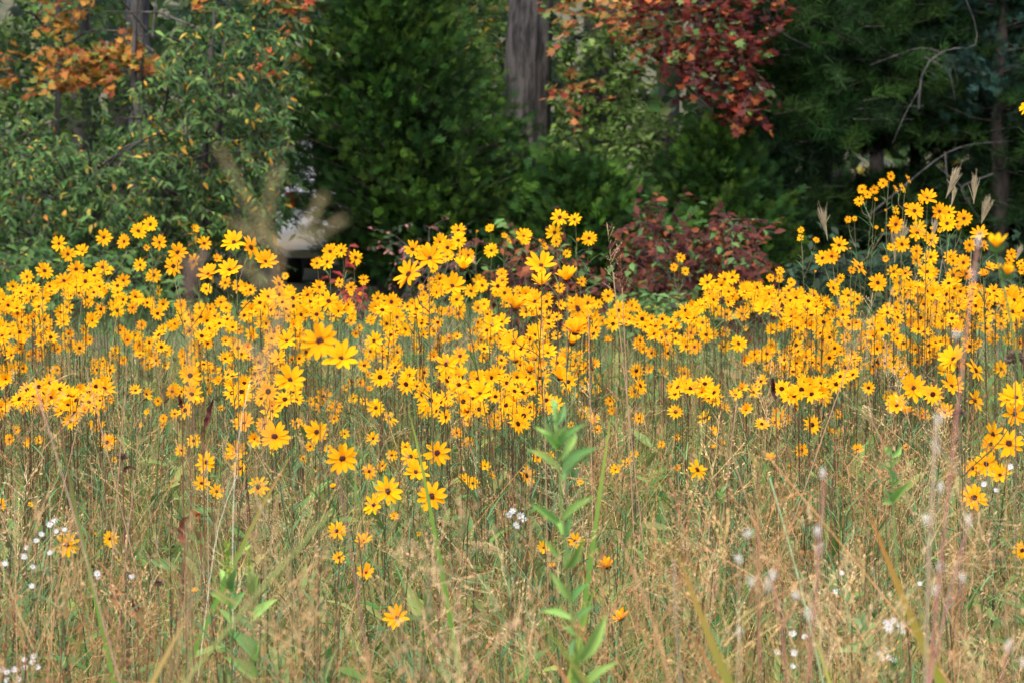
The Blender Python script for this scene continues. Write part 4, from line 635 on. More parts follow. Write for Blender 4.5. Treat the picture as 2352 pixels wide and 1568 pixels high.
def plant_shape(grp, r):
    heads = []
    for h in grp:
        p = at(h['u'], h['v'], h['d']); n, q = head_rot(h, r); heads.append((h, p, n, q))
    zc = max(p.z for _, p, _, _ in heads); cx = sum(p.x for _, p, _, _ in heads) / len(heads); cy = sum(p.y for _, p, _, _ in heads) / len(heads)
    base = Vector((cx + r.normal(0, 0.05), cy + r.normal(0.05, 0.06), 0)); fo = MB(); st = MB(); main = None
    heads.sort(key=lambda e: -e[1].z)
    for i, (h, p, n, q) in enumerate(heads):
        nk = p - n * h['D'] * 0.07
        if main is None:
            a = base; b1 = base.lerp(Vector((cx, cy, p.z)), 0.45); b1.x += r.normal(0, 0.02); c1 = nk - n * 0.05 - Vector((0, 0, 0.13)); pth = bez((a, b1, c1, nk), 12); main = pth
            tt = np.linspace(0, 1, 12)[:, None]; tubes(st, pth, np.linspace(0.0021, 0.0010, 12), 5, STEM_LO * (1 - tt) + STEM_HI * tt)
        else:
            f = min(0.86, max(0.3, (p.z - 0.16 - abs(p.x - main[-1][0]) * 0.8) / max(main[-1][2], 0.1))); k = f * 11; a = Vector(main[int(k)]); 
            pth = bez((a, a + Vector(((nk.x - a.x) * 0.45, (nk.y - a.y) * 0.45, max(0.03, (nk.z - a.z) * 0.35))), nk - n * 0.04 - Vector((0, 0, 0.07)), nk), 8)
            tt = np.linspace(0, 1, 8)[:, None]; tubes(st, pth, np.linspace(0.0014, 0.0009, 8), 4, STEM_LO * (1 - tt) + STEM_HI * tt)
        kk = 3; ip = r.integers(2, len(pth) - 1, kk); bp = pth[ip]
        ribbons(fo, bp, r.uniform(0, 6.28, kk), r.uniform(0.02, 0.05, kk), r.uniform(0.002, 0.004, kk), r.uniform(0.5, 1.0, kk), r.uniform(0.2, 1.2, kk), pick([(0.09, 0.18, 0.06)], (1,), kk, 0.15, r), 4)
    kk = int(r.integers(16, 26)); f = r.uniform(0.28, 0.84, kk) * 11; bp = main[f.astype(int)] + (main[np.minimum(f.astype(int) + 1, 11)] - main[f.astype(int)]) * (f % 1)[:, None]
    ribbons(fo, bp, r.uniform(0, 6.28, kk), r.uniform(0.06, 0.13, kk), r.uniform(0.003, 0.0055, kk), r.uniform(0.6, 1.1, kk), r.uniform(0.3, 1.4, kk), pick([(0.08, 0.16, 0.06), (0.10, 0.19, 0.06)], (1, 1), kk, 0.15, r), 5)
    return base, heads, st, fo
# labels: what stands behind, size, number of heads, then the order from the left
def zone(u): return 'before the fruit trees' if u < 560 else 'before the big cedar' if u < 1100 else 'in the central clump' if u < 1390 else 'before the maroon vine' if u < 1790 else 'before the dark pines'
def tier(v): return 'topmost' if v < 600 else 'high up' if v < 720 else 'midway down' if v < 860 else 'lower down' if v < 1010 else 'deep in grass'
NUM = ['', 'one head', 'two heads', 'three heads', 'four heads', 'five heads']
ORD = ['leftmost', 'second from left', 'third from left', 'fourth from left', 'fifth from left', 'sixth from left', 'seventh from left', 'eighth from left', 'ninth from left', 'tenth from left', 'eleventh from left', 'twelfth from left', 'thirteenth from left', 'fourteenth from left']
cells = {}
for g_ in PL:
    t_ = min(g_, key=lambda h: h['v']); sz = 'big close' if t_['d'] < 5.0 else 'medium' if t_['d'] < 7.4 else 'small far'
    posec = t_['k']; look = 'upturned ' if posec == 'u' else ''
    cells.setdefault((f"{sz} {look}sunflower, {NUM[len(g_)]}, {zone(t_['u'])}, {tier(t_['v'])}"), []).append((t_['u'], g_))
LAB = {}
for key, lst in cells.items():
    lst.sort(key=lambda e: e[0])
    for i, (_, g_) in enumerate(lst): LAB[id(g_)] = key if len(lst) == 1 else f'{key}, {ORD[min(i, 13)]}'
BEE = None
for g_ in PL:
    r = np.random.default_rng(int(g_[0]['u'] * 100 + g_[0]['v'])); base, heads, st, fo = plant_shape(g_, r)
    root = empty('sunflower', base, LAB[id(g_)], 'sunflower', 'yellow sunflowers in the meadow')
    st.build('stem', M_STEM, root, True, base); fo.build('foliage', M_GRASS, root, True, base)
    for (h, p, n, q) in heads:
        k = h['k']; kk = 'f' if k in 'rl' else k; ms = HEADS[kk][int(r.integers(len(HEADS[kk])))]
        s = h['D'] / 2 * (1.0 if kk == 'f' else 1.08 if kk == 't' else 1.28 if kk == 'u' else 1.6) * (1.35 if k in 'rl' else 1)
        s = min(s, 0.046)
        o = bpy.data.objects.new('flower_bud' if k == 'b' else 'flower_head', ms); COL.objects.link(o); o.parent = root; o.location = p - base; o.rotation_mode = 'QUATERNION'; o.rotation_quaternion = q; o.scale = (s, s, s)
        if k != 'b':
            dd = bpy.data.objects.new('disc', DISCS[int(r.integers(3))]); COL.objects.link(dd); dd.parent = o; dd.scale = (1.36, 1.36, 1.3)
        if h['d'] < 9.5 or k in 'ub':
            cc = bpy.data.objects.new('calyx', (CALB if k == 'b' else CAL)[int(r.integers(2)) if k != 'b' else 0]); COL.objects.link(cc); cc.parent = o
        if abs(h['u'] - 1126) < 6 and abs(h['v'] - 749) < 6: BEE = (p, n, s)
# the far bank of smaller flowers, one mass
ub = [(0, 665), (100, 655), (250, 640), (330, 690), (400, 680), (480, 645), (600, 665), (700, 690), (850, 705), (930, 690), (1000, 640), (1100, 645), (1300, 690), (1400, 700), (1480, 735), (1560, 725), (1650, 655), (1750, 660), (1850, 690), (1950, 690), (2050, 660), (2200, 650), (2352, 670)]
lb = [(0, 940), (200, 950), (300, 910), (450, 960), (600, 920), (800, 920), (900, 880), (1000, 950), (1200, 980), (1350, 920), (1500, 890), (1700, 910), (1900, 910), (2000, 850), (2352, 830)]
mr_ = np.random.default_rng(404); fl = MB(); stf = MB(); LO = [head_mesh('f', 500 + i, True) for i in range(4)] + [head_mesh('t', 520 + i, True) for i in range(3)] + [head_mesh('u', 530, True)]
pts = [(h['u'], h['v'], h['d'], h['D']) for h in REST]; tries = 0
while len(pts) < len(REST) + 1420 and tries < 40000:
    tries += 1
    u = mr_.uniform(-560, 2920); a, b = np.interp(u, *zip(*ub)), np.interp(u, *zip(*lb)); v = a + (b - a) * mr_.random() ** 1.35 + (mr_.random() ** 2 * 150 if mr_.random() < 0.13 else 0)
    if 270 < u < 420 and mr_.random() < 0.75: continue
    if 1380 < u < 1570 and mr_.random() < 0.6: continue
    if 780 < u < 940 and mr_.random() < 0.6: continue
    if math.sin(u * 0.021 + 1.0) + math.sin(u * 0.0083 + v * 0.02) + 0.7 * math.sin(v * 0.045 - u * 0.013) < mr_.normal(-0.6, 0.4): continue
    d = mr_.uniform(9.8, 13.0) if v < 860 else mr_.uniform(7.6, 9.6); pts.append((u, v, d, mr_.uniform(0.046, 0.066)))
for (u, v, d, D) in pts:
    p = np.array(at(u, v, d)); n, q = head_rot(dict(k='ffffftttlru'[int(mr_.integers(11))]), mr_); Rm = np.array(q.to_matrix()); t_ = LO[int(mr_.integers(8))]
    for vv, cc, qq, st0 in zip(t_.v, t_.c, t_.q, np.cumsum([0] + [len(x_) for x_ in t_.v])): fl.add((vv * D / 2) @ Rm.T + p, qq - st0, c=cc)
    a6 = np.arange(7) / 7 * 6.283; dv = np.concatenate([np.stack([np.cos(a6) * 0.26, np.sin(a6) * 0.26, np.full(7, 0.08)], -1), [[0, 0, 0.17]]]) * D / 2
    fl.add(dv @ Rm.T + p, None, [(i, (i + 1) % 7, 7) for i in range(7)], c=(0.045, 0.014, 0.01))
    b = np.array([p[0] + mr_.normal(0, .03), p[1] + 0.05, 0]); nv = np.array(n); pth = bez((b, (b + p) / 2, p - nv * 0.05 - np.array([0, 0, .08]), p - nv * 0.004), 7); tubes(fl, pth, np.linspace(0.0018, 0.0009, 7), 3, STEM_LO)
    kk = 7; bp = pth[mr_.integers(2, 6, kk)]; ribbons(fl, bp, mr_.uniform(0, 6.28, kk), mr_.uniform(0.05, 0.11, kk), 0.0045, mr_.uniform(.6, 1.1, kk), mr_.uniform(.3, 1.4, kk), pick([(0.08, 0.16, 0.06)], (1,), kk, .15, mr_), 4)
tag(fl.build('far_sunflowers', M_PETAL), 'bank of countless small yellow sunflowers filling the back of the meadow', 'sunflowers', kind='stuff')
# ------------------------------------------------------------------ bee
if BEE:
    p, n, s = BEE; c = p + n * s * 0.24; be = empty('bee', c, 'small striped bee resting on a sunflower disc in the central clump', 'bee'); m = MB(); ax = np.array(norm(np.array([0.6, 0.1, 0.55])))
    tt = np.linspace(0, 1, 11); rad = np.array([0.0002, .0014, .0016, .0009, .0018, .0023, .0019, .0013, .0023, .0017, .0002]); pth = np.array(c) + (tt[:, None] - 0.5) * 0.013 * ax
    bc = np.array([(0.02, .015, .01) if i % 2 else (0.35, .2, .04) for i in range(11)]); tubes(m, pth, rad, 8, bc); m.build('body', M_DISC, be, True, c)
    for sg in (-1, 1):
        m = MB(); o = np.array(c) + 0.001 * ax + np.array(n) * 0.0018; dv = norm(-ax * 0.8 + sg * np.cross(ax, np.array(n)) + np.array(n) * 0.3); sv_ = np.cross(dv, np.array(n)) * 0.0018
        m.add([o, o + dv * .004 + sv_, o + dv * .009, o + dv * .004 - sv_], [(0, 1, 2, 3)], c=(0.4, 0.36, 0.3)); m.build('wing', M_FLUFF, be, True, c)
# ------------------------------------------------------------------ single plants that stand out
K5 = 2352 / 4096
def rg(x0, y0, s=1.568): return lambda x, y: ((x0 + x / s) * K5, (y0 + y / s) * K5)
Q4, Q5, Q6, Q7, Q8, Q9 = rg(0, 850), rg(1350, 850), rg(2696, 850), rg(0, 1731), rg(1350, 1731), rg(2696, 1731)
QR = rg(3196, 650, 2.613); hr2 = np.random.default_rng(606)
def down(P, n=4):
    """carry a stem on to the ground"""
    P = [Vector(tuple(p)) for p in P]; a, b = P[0], P[1]; dv = (a - b); 
    if dv.z > -0.02: dv = Vector((dv.x, dv.y, -0.05))
    k = a.z / -dv.z; g_ = Vector((a.x + max(-0.7, min(0.7, dv.x * k * 0.9)), a.y + max(-0.2, min(0.2, dv.y * k)), 0)); return [g_, g_.lerp(a, 0.5)] + P
def ribbon_path(mb, P, wid, c0, c1, fold=0.25, taper=True):
    P = np.asarray(P); n = len(P); t = np.linspace(0, 1, n); T = norm(np.gradient(P, axis=0)); S = norm(np.cross(T, np.array([0.15, 1.0, 0.1]))); Nn = np.cross(S, T)
    w = wid / 2 * (np.clip(1 - t ** 7, 0.03, 1) * (0.7 + 0.3 * np.minimum(1, t * 3)) if taper else np.ones(n)); v = np.stack([P - S * w[:, None] - Nn * (w * fold)[:, None], P, P + S * w[:, None] - Nn * (w * fold)[:, None]], 1)
    idx = np.arange(n * 3).reshape(n, 3); q = np.concatenate([np.stack([idx[:-1, k], idx[:-1, k + 1], idx[1:, k + 1], idx[1:, k]], -1) for k in (0, 1)])
    tc_ = np.clip((t - .7) / .3, 0, 1) ** 1.2; c = np.array(c0) * (1 - tc_[:, None]) + np.array(c1) * tc_[:, None]; mb.add(v, q, c=np.repeat(c, 3, 0))
def px(w, d): return w / 2352 * 0.36 * d
def single(name, P, wpx, d, c0, c1, label, cat='grass', kind='blade', dd=0.0):
    P3 = smooth(down([at(u, v, d + dd * i) for i, (u, v) in enumerate(P)]), 18); m = MB()
    if kind == 'blade': ribbon_path(m, P3, px(wpx * 1.45, d), np.array(c0), np.array(c1), 0.12)
    else: t = np.linspace(0, 1, 18)[:, None]; tubes(m, P3, px(wpx, d) / 2 * np.linspace(1.1, 0.6, 18), 6, np.array(c0) * (1 - t) + np.array(c1) * t)
    b = tuple(P3[0]); return tag(m.build(name, M_GRASS if kind == 'blade' else M_STEM, None, True, b), label, cat, None, 'thing')
GN, OR_, YG, TN, RB = (0.12, 0.24, 0.03), (0.45, 0.20, 0.06), (0.28, 0.32, 0.05), (0.48, 0.36, 0.18), (0.28, 0.11, 0.05)
single('wild_grass', [Q9(*p) for p in ((1560, 1330), (1480, 1180), (1380, 960), (1290, 680), (1240, 480), (1200, 430))], 19, 3.6, (0.2, 0.28, 0.03), (0.42, 0.15, 0.04), 'broad green grass blade turning rust at its tip, right foreground')
single('wild_grass', [Q9(*p) for p in ((330, 1560), (230, 1370), (120, 1020), (60, 850), (0, 700))], 24, 3.2, GN, (0.4, 0.22, 0.05), 'broadest bright green leaning grass blade at bottom right of middle')
single('wild_grass', [Q9(*p) for p in ((290, 1568), (180, 1400), (95, 1240))], 17, 3.2, OR_, (0.42, 0.17, 0.06), 'short rusty orange grass blade beside the broadest green one')
single('wild_grass', [Q7(*p) for p in ((1500, 740), (1600, 540), (1700, 330), (1830, 130))], 9, 5.5, GN, (0.42, 0.2, 0.05), 'green arching blade with orange tip among the left sunflowers')
single('wild_grass', [Q7(*p) for p in ((950, 1568), (1090, 1330), (1220, 1050))], 19, 3.2, YG, (0.45, 0.26, 0.1), 'yellow-green blade leaning right at bottom left foreground')
single('wild_grass', [Q8(*p) for p in ((1560, 1568), (1440, 1420), (1300, 1230), (1180, 1030))], 15, 3.1, OR_, GN, 'blurred blade orange below and green above, left of the leafy stem')
single('wild_grass', [Q8(*p) for p in ((1480, 1600), (1330, 1370), (1220, 1210))], 16, 3.0, OR_, (0.5, 0.22, 0.1), 'blurred rust-orange blade leaning left by the leafy stem')
single('wild_grass', [Q8(*p) for p in ((1600, 1000), (1680, 1150), (1640, 870))][::2], 9, 4.6, YG, GN, 'narrow upright yellow-green blade right of the leafy stem')
single('wild_grass', [Q5(*p) for p in ((1690, 1430), (1705, 1330), (1720, 1230))], 9, 5.2, GN, YG, 'upright green blade among seed heads right of the central clump')
single('wild_grass', [Q5(*p) for p in ((500, 1400), (480, 1300), (440, 1210))], 8, 5.2, GN, YG, 'slim green blade below the central sunflower clump')
single('wild_grass', [Q7(*p) for p in ((440, 330), (405, 190), (370, 10), (362, -140))], 8, 4.6, GN, (0.16, 0.05, 0.04), 'upright blade with dark maroon tip among the left meadow grass')
single('wild_grass', [Q9(*p) for p in ((950, 1480), (900, 1350), (860, 1220))], 12, 4.0, YG, (0.45, 0.42, 0.1), 'short yellow-green blade at the lower right')
single('dry_straw', [Q9(*p) for p in ((1540, 1300), (1200, 880), (1000, 630), (750, 330), (560, 110))], 5.5, 4.2, OR_, (0.5, 0.26, 0.1), 'long straight orange stalk slanting across the right meadow', kind='stalk')
single('dry_straw', [Q9(*p) for p in ((1300, 1568), (1100, 1350), (900, 1130), (700, 900))], 4.5, 3.9, OR_, (0.5, 0.3, 0.12), 'orange stalk slanting parallel below the longest orange stalk', kind='stalk')
single('dry_straw', [Q9(*p) for p in ((830, 1100), (770, 860), (700, 600), (600, 280))], 7, 4.8, (0.2, 0.25, 0.1), (0.3, 0.38, 0.2), 'pale green grass culm leaning left in the right meadow', kind='stalk')
single('dry_straw', [Q7(*p) for p in ((1130, 1540), (1250, 1380), (1480, 1120), (1640, 960), (2080, 490))], 11, 2.6, (0.42, 0.3, 0.1), (0.22, 0.26, 0.07), 'thick blurred olive stalk slanting up to the right', kind='stalk')
single('dry_straw', [Q7(*p) for p in ((1460, 1110), (1455, 700), (1465, 300), (1478, 0), (1500, -160), (1530, -270), (1570, -330))], 2.6, 5.2, (0.55, 0.49, 0.36), (0.6, 0.54, 0.42), 'thin whitish straw bent over at its tip', kind='stalk')
single('dry_straw', [Q7(*p) for p in ((1330, 800), (1370, 500), (1420, 330), (1490, 260))], 2.2, 5.3, (0.62, 0.55, 0.38), (0.7, 0.62, 0.45), 'pale straw beside the whitish bent straw', kind='stalk')
single('dry_straw', [Q4(*p) for p in ((375, 1568), (330, 1420), (270, 1270), (215, 1060))], 6, 4.2, (0.26, 0.14, 0.08), (0.34, 0.22, 0.15), 'pinkish tan stalk leaning left at left of meadow', kind='stalk')
single('dry_straw', [Q8(*p) for p in ((2110, 1568), (2060, 1260), (1960, 980), (1850, 850), (1760, 640))], 6.5, 3.2, OR_, (0.5, 0.28, 0.14), 'bent rusty stalk right of the leafy stem, foreground', kind='stalk')
single('dry_straw', [Q8(*p) for p in ((2140, 1568), (2090, 1300), (2065, 1060), (2110, 800))], 6, 3.0, (0.25, 0.2, 0.1), (0.35, 0.26, 0.18), 'grey-brown stalk bowed to the right, foreground', kind='stalk')
single('dry_straw', [Q8(*p) for p in ((210, 1568), (150, 1150), (60, 560), (0, 240))], 6.5, 3.3, (0.18, 0.07, 0.06), (0.25, 0.12, 0.09), 'dark maroon stalk leaning left under the lower sunflowers', kind='stalk')
single('dry_straw', [Q7(*p) for p in ((1130, 1560), (1110, 1160), (1150, 800), (1170, 560))], 4, 4.9, (0.10, 0.035, 0.035), (0.2, 0.09, 0.06), 'dark reddish stem at bottom left with a knot halfway', kind='stalk')
single('dry_straw', [Q7(*p) for p in ((300, 1540), (330, 1000), (430, 560), (460, 520))], 4.5, 4.0, (0.4, 0.16, 0.06), (0.45, 0.24, 0.12), 'rust stalk bent right before the lone low left sunflower', kind='stalk')
# leafy stems
def leafy(name, label, cat, stem, d, leaves, wr, pal, spike=None, seed=0, srad=0.0022, scol=((0.07, 0.045, 0.03), (0.14, 0.22, 0.05))):
    r = np.random.default_rng(seed); P = smooth(down([at(u, v, d) for u, v in stem]), 20); b = Vector(P[0]); root = empty(name, b, label, cat)
    m = MB(); t = np.linspace(0, 1, 20)[:, None]; tubes(m, P, np.linspace(srad * 1.3, srad * 0.6, 20), 6, np.array(scol[0]) * (1 - t) + np.array(scol[1]) * t); m.build('stem', M_STEM, root, True, b)
    m = MB(); A = np.array([at(a[0], a[1], d) for a, _ in leaves]); B = np.array([at(c[0], c[1], d + r.uniform(-0.035, 0.035)) for _, c in leaves]); Y_ = B - A; L = np.linalg.norm(Y_, axis=1)
    up = norm(np.array([0, -0.9, 0.6]) + r.normal(0, 0.3, Y_.shape)); Yn = norm(Y_); X_ = norm(np.cross(Yn, up)); Z_ = np.cross(X_, Yn)
    T = leaf_tpl(1.0, 0.35, 0.0, 6); T[0][:, 2] += 0.07 * np.sin(T[0][:, 1] * 3.1)
    instances(m, *T, A, X_, Yn, Z_, np.stack([L * wr * r.uniform(0.85, 1.15, len(L)), L, L], -1), pick(pal, np.ones(len(pal)), len(L), 0.12, r)); m.build('foliage', M_GRASS, root, True, b)
    if spike:
        m = MB(); S = smooth([at(u, v, d) for u, v in spike], 8); n = 60; i = r.integers(0, 7, n); p = S[i] + (S[i + 1] - S[i]) * r.random((n, 1)) + r.normal(0, 0.0025, (n, 3)); Xa, Ya, Za = frames(r.normal(0, .6, (n, 3)) + [0, 0, 1], None, r)
        instances(m, *OVAL, p, Xa, Ya, Za, 0.009, pick([(0.35, 0.42, 0.06), (0.28, 0.4, 0.06)], (1, 1), n, 0.1, r)); m.build('bud_spike', M_GRASS, root, True, b)
    return root
LG = [(0.20, 0.38, 0.08), (0.16, 0.32, 0.09), (0.27, 0.43, 0.10)]
e8 = [((1380, 230), (1180, 100)), ((1420, 300), (1640, 90)), ((1390, 90), (1270, -10)), ((1400, 170), (1500, 0)), ((1390, 560), (1200, 430)), ((1420, 540), (1620, 390)), ((1410, 640), (1370, 520)), ((1430, 650), (1480, 480)), ((1390, 780), (1290, 660)), ((1430, 840), (1550, 640)), ((1430, 850), (1450, 700)), ((1450, 1040), (1330, 860)), ((1480, 1060), (1590, 930)), ((1470, 1170), (1270, 1120)), ((1500, 1170), (1620, 1080)), ((1490, 1280), (1400, 1200)), ((1500, 1300), (1460, 1440)), ((1520, 1420), (1690, 1120)), ((1530, 1560), (1520, 1340)), ((1560, 1600), (1770, 1430))]
e5 = [((1370, 1490), (1230, 1340)), ((1380, 1490), (1560, 1320)), ((1370, 1400), (1290, 1280)), ((1370, 1360), (1440, 1250)), ((1360, 1300), (1340, 1160)), ((1375, 1330), (1420, 1190)), ((1360, 1590), (1200, 1490)), ((1420, 1590), (1640, 1470)), ((1370, 1420), (1460, 1330)), ((1365, 1430), (1300, 1380))]
leafy('leafy_plant', 'tall leafy green stem with lance leaves, blurred, in the middle foreground', 'plant', [Q8(*p) for p in ((1520, 1600), (1490, 1300), (1440, 900), (1400, 560), (1390, 200), (1385, -60), (1370, -170))], 3.5,
      [(Q8(*a), Q8(*b)) for a, b in e8] + [(Q5(*a), Q5(*b)) for a, b in e5], 0.22, LG, seed=1)
leafy('leafy_plant', 'green budding stem, leftmost of the two side by side at bottom left', 'plant', [Q7(*p) for p in ((1460, 1560), (1450, 1250), (1440, 1000), (1425, 690))], 5.0, [(Q7(*a), Q7(*b)) for a, b in (((1440, 1080), (1310, 1000)), ((1450, 1100), (1540, 990)), ((1440, 990), (1380, 850)), ((1455, 980), (1490, 840)), ((1450, 1190), (1370, 1100)), ((1445, 1060), (1440, 900)), ((1455, 1260), (1400, 1230)), ((1450, 1000), (1420, 880)))], 0.36, LG, [Q7(1432, 900), Q7(1425, 690)], 2)
leafy('leafy_plant', 'green budding stem, right one of the two side by side at bottom left', 'plant', [Q7(*p) for p in ((1610, 1560), (1585, 1150), (1570, 950), (1558, 740))], 5.0, [(Q7(*a), Q7(*b)) for a, b in (((1575, 1010), (1545, 860)), ((1575, 1010), (1625, 880)), ((1580, 1180), (1740, 1040)), ((1580, 1230), (1470, 1140)), ((1600, 1420), (1420, 1230)), ((1590, 1450), (1650, 1280)), ((1570, 960), (1590, 840)), ((1610, 1540), (1400, 1400)), ((1600, 1320), (1510, 1290)))], 0.34, LG, [Q7(1568, 900), Q7(1558, 740)], 3)
c9 = (1188, 1330)
leafy('leafy_weed', 'rosette of pale green leaves near the white asters at bottom right', 'plant', [Q9(1195, 1560), Q9(1190, 1430), Q9(1185, 1250)], 5.4, [(Q9(*a), Q9(*b)) for a, b in (((1185, 1250), (1100, 1150)), ((1188, 1240), (1185, 1105)), ((1190, 1290), (1310, 1190)), ((1185, 1330), (1070, 1330)), ((1190, 1380), (1010, 1375)), ((1190, 1340), (1270, 1260)), ((1190, 1440), (1120, 1400)), ((1195, 1450), (1290, 1420)), ((1188, 1280), (1130, 1210)), ((1188, 1290), (1220, 1180)))], 0.34, [(0.17, 0.32, 0.10), (0.14, 0.28, 0.09)], seed=4)
leafy('leafy_weed', 'blurred bright green leafy stem among tan grass right of centre', 'plant', [Q9(1380, 480), Q9(1370, 300), Q9(1355, 90)], 4.3, [(Q9(*a), Q9(*b)) for a, b in (((1360, 150), (1320, 90)), ((1360, 150), (1420, 80)), ((1360, 230), (1290, 200)), ((1365, 220), (1430, 150)), ((1365, 310), (1330, 210)), ((1370, 330), (1440, 280)), ((1370, 400), (1310, 340)), ((1375, 430), (1490, 300)), ((1360, 120), (1350, 70)), ((1375, 440), (1320, 430)))], 0.27, LG, seed=5)
leafy('leafy_weed', 'bright green leafy weed beside orange stalks right of the tall leafy stem', 'plant', [Q9(290, 500), Q9(290, 420), Q9(300, 340)], 5.6, [(Q9(*a), Q9(*b)) for a, b in (((295, 380), (350, 320)), ((290, 430), (260, 360)), ((292, 400), (330, 380)), ((290, 440), (330, 410)))], 0.36, LG, seed=6)
# white asters
def aster_mesh():
    r = np.random.default_rng(5); m = MB()
    for k in range(18):
        a = 6.283 * k / 18 + r.normal(0, 0.06); L = r.uniform(0.85, 1.05); d = np.array([math.cos(a), math.sin(a), r.uniform(0.15, 0.4)]); s_ = np.array([-math.sin(a), math.cos(a), 0]) * 0.085; z = d * 0.16
        m.add([z - s_ * .5, z + s_ * .5, d * L * .6 + s_, d * L * .6 - s_, d * L + s_ * .35, d * L - s_ * .35], [(0, 1, 2, 3), (3, 2, 4, 5)], c=np.array((0.62, 0.63, 0.66)) * r.uniform(0.9, 1.02))
    m2 = MB(); dome(m2, 0.22, 0.16, 0.04, (0.45, 0.36, 0.06), 10, 3, 0.08, r); return m.mesh('aster petals', M_WHITE), m2.mesh('aster disc', M_DISC)
AST, ASD = aster_mesh()
def aster(pts, d, label, size=0.0074):
    r = np.random.default_rng(int(pts[0][0] * 7)); P = [at(u, v, d + r.uniform(-0.06, 0.06)) for u, v in pts]; c = sum(P, Vector()) / len(P); b = Vector((c.x + 0.02, c.y + 0.05, 0)); root = empty('white_aster', b, label, 'wildflower', 'white asters in the grass'); m = MB(); lf = MB(); f0 = Vector((c.x, c.y, max(0.08, min(p.z for p in P) - 0.09)))
    t = smooth([b, b.lerp(f0, 0.5) + Vector((0.01, 0, 0)), f0], 8); tubes(m, t, np.linspace(0.0018, 0.0012, 8), 5, (0.12, 0.16, 0.05))
    for p in P:
        n, q = head_rot(dict(k='t'), r); tubes(m, bez((f0, f0 + Vector((0, 0, 0.05)), p - n * 0.02 - Vector((0, 0, .03)), p - n * 0.001), 7), np.linspace(0.0011, 0.0006, 7), 4, (0.13, 0.2, 0.06))
        o = bpy.data.objects.new('flower_head', AST); COL.objects.link(o); o.parent = root; o.location = p - b; o.rotation_mode = 'QUATERNION'; o.rotation_quaternion = q; k = size * r.uniform(0.85, 1.15); o.scale = (k, k, k); dk = bpy.data.objects.new('disc', ASD); COL.objects.link(dk); dk.parent = o
    k = 26; tt = r.random(k); bp = np.array([np.array(f0) * x_ + np.array(P[int(r.integers(len(P)))]) * (1 - x_) for x_ in np.clip(tt + .25, 0, 1)]); ribbons(lf, bp, r.uniform(0, 6.28, k), r.uniform(0.012, 0.03, k), 0.004, r.uniform(.5, 1.2, k), r.uniform(0, 1, k), pick([(0.12, 0.22, 0.06)], (1,), k, .15, r), 3)
    m.build('stem', M_STEM, root, True, b); lf.build('foliage', M_GRASS, root, True, b)
aster([Q7(*p) for p in ((330, 560), (345, 550), (310, 575), (350, 615), (405, 605))], 6.0, 'white aster with five heads behind the lone low left sunflower')
aster([Q7(*p) for p in ((260, 635), (230, 675), (165, 720), (150, 775), (315, 750))], 5.8, 'white aster with scattered heads left of the lone low sunflower')
aster([Q7(*p) for p in ((30, 820), (205, 840), (200, 960))], 5.7, 'white aster with three heads at left below the lone sunflower')
aster([Q7(*p) for p in ((15, 1485), (90, 1485), (45, 1500), (45, 1550), (115, 1545))], 5.4, 'dense white aster at the bottom left corner')
aster([Q7(*p) for p in ((155, 1470), (205, 1435), (210, 1400), (235, 1470), (155, 1420))], 5.45, 'white aster just right of the one in the bottom left corner')
aster([Q9(*p) for p in ((1375, 1178), (1330, 1190), (1350, 1237), (1420, 1205), (1345, 1215), (1425, 1240))], 5.2, 'fullest white aster at lower right by the green rosette', 0.0095)
aster([Q9(*p) for p in ((1290, 1385), (1300, 1410), (1345, 1410), (1375, 1420), (1325, 1357))], 5.2, 'small white aster below the fullest one at lower right', 0.007)
aster([Q9(*p) for p in ((745, 1260), (820, 1278), (645, 1375), (755, 1378), (745, 1463))], 5.2, 'loose white aster left of the green rosette at lower right', 0.0075)
aster([Q9(*p) for p in ((1045, 875), (1015, 995), (1540, 945))], 5.7, 'white aster with three tiny heads amid tan seed heads at right', 0.007)
aster([Q8(*p) for p in ((1100, 490), (1075, 515), (1150, 520), (1120, 580), (1165, 540))], 6.4, 'blurred white aster left of the tall leafy stem', 0.009)
aster([Q7(*p) for p in ((620, 900), (610, 880), (830, 900))], 5.8, 'pale lilac-white aster in the grass right of the low left sunflower', 0.007)
aster([Q9(*p) for p in ((2020, 360), (1945, 320), (2110, 210))], 6.6, 'white aster behind the right-edge sunflowers', 0.008)
# bluestem stalks with white seed fluff, right foreground
def bluestem(stem, fl, d, label, c0, c1, wpx, seed):
    r = np.random.default_rng(seed); P = smooth(down([at(u, v, d) for u, v in stem]), 22); b = Vector(P[0]); root = empty('bluestem_grass', b, label, 'grass', 'bluestem stalks with white fluff'); m = MB(); t = np.linspace(0, 1, 22)[:, None]; tubes(m, P, px(wpx, d) / 2 * np.linspace(1.1, 0.5, 22), 6, np.array(c0) * (1 - t) + np.array(c1) * t)
    f = MB()
    for (u, v), L in fl:
        c = np.array(at(u, v, d + r.uniform(-.02, .02))); i = int(np.argmin(np.linalg.norm(P - c, axis=1))); i = max(1, i - 1); tubes(m, bez((P[i], (P[i] * .5 + c * .5), c - [0, 0, .01], c), 5), 0.0006, 4, c1)
        n = 70; o = c + np.stack([r.normal(0, .0018, n), r.normal(0, .0018, n), r.uniform(-.32, .32, n) * L], -1)
        ribbons(f, o, r.uniform(0, 6.28, n), r.uniform(0.004, 0.009, n), 0.00038, np.abs(r.normal(0.35, 0.3, n)), r.uniform(0, .8, n), pick([(0.9, 0.86, 0.78), (0.8, 0.7, 0.55)], (2, 1), n, .08, r), 3)
    m.build('stem', M_STEM, root, True, b); f.build('seed_fluff', M_FLUFF, root, True, b)
PUR, BRN = (0.22, 0.06, 0.09), (0.36, 0.16, 0.11)
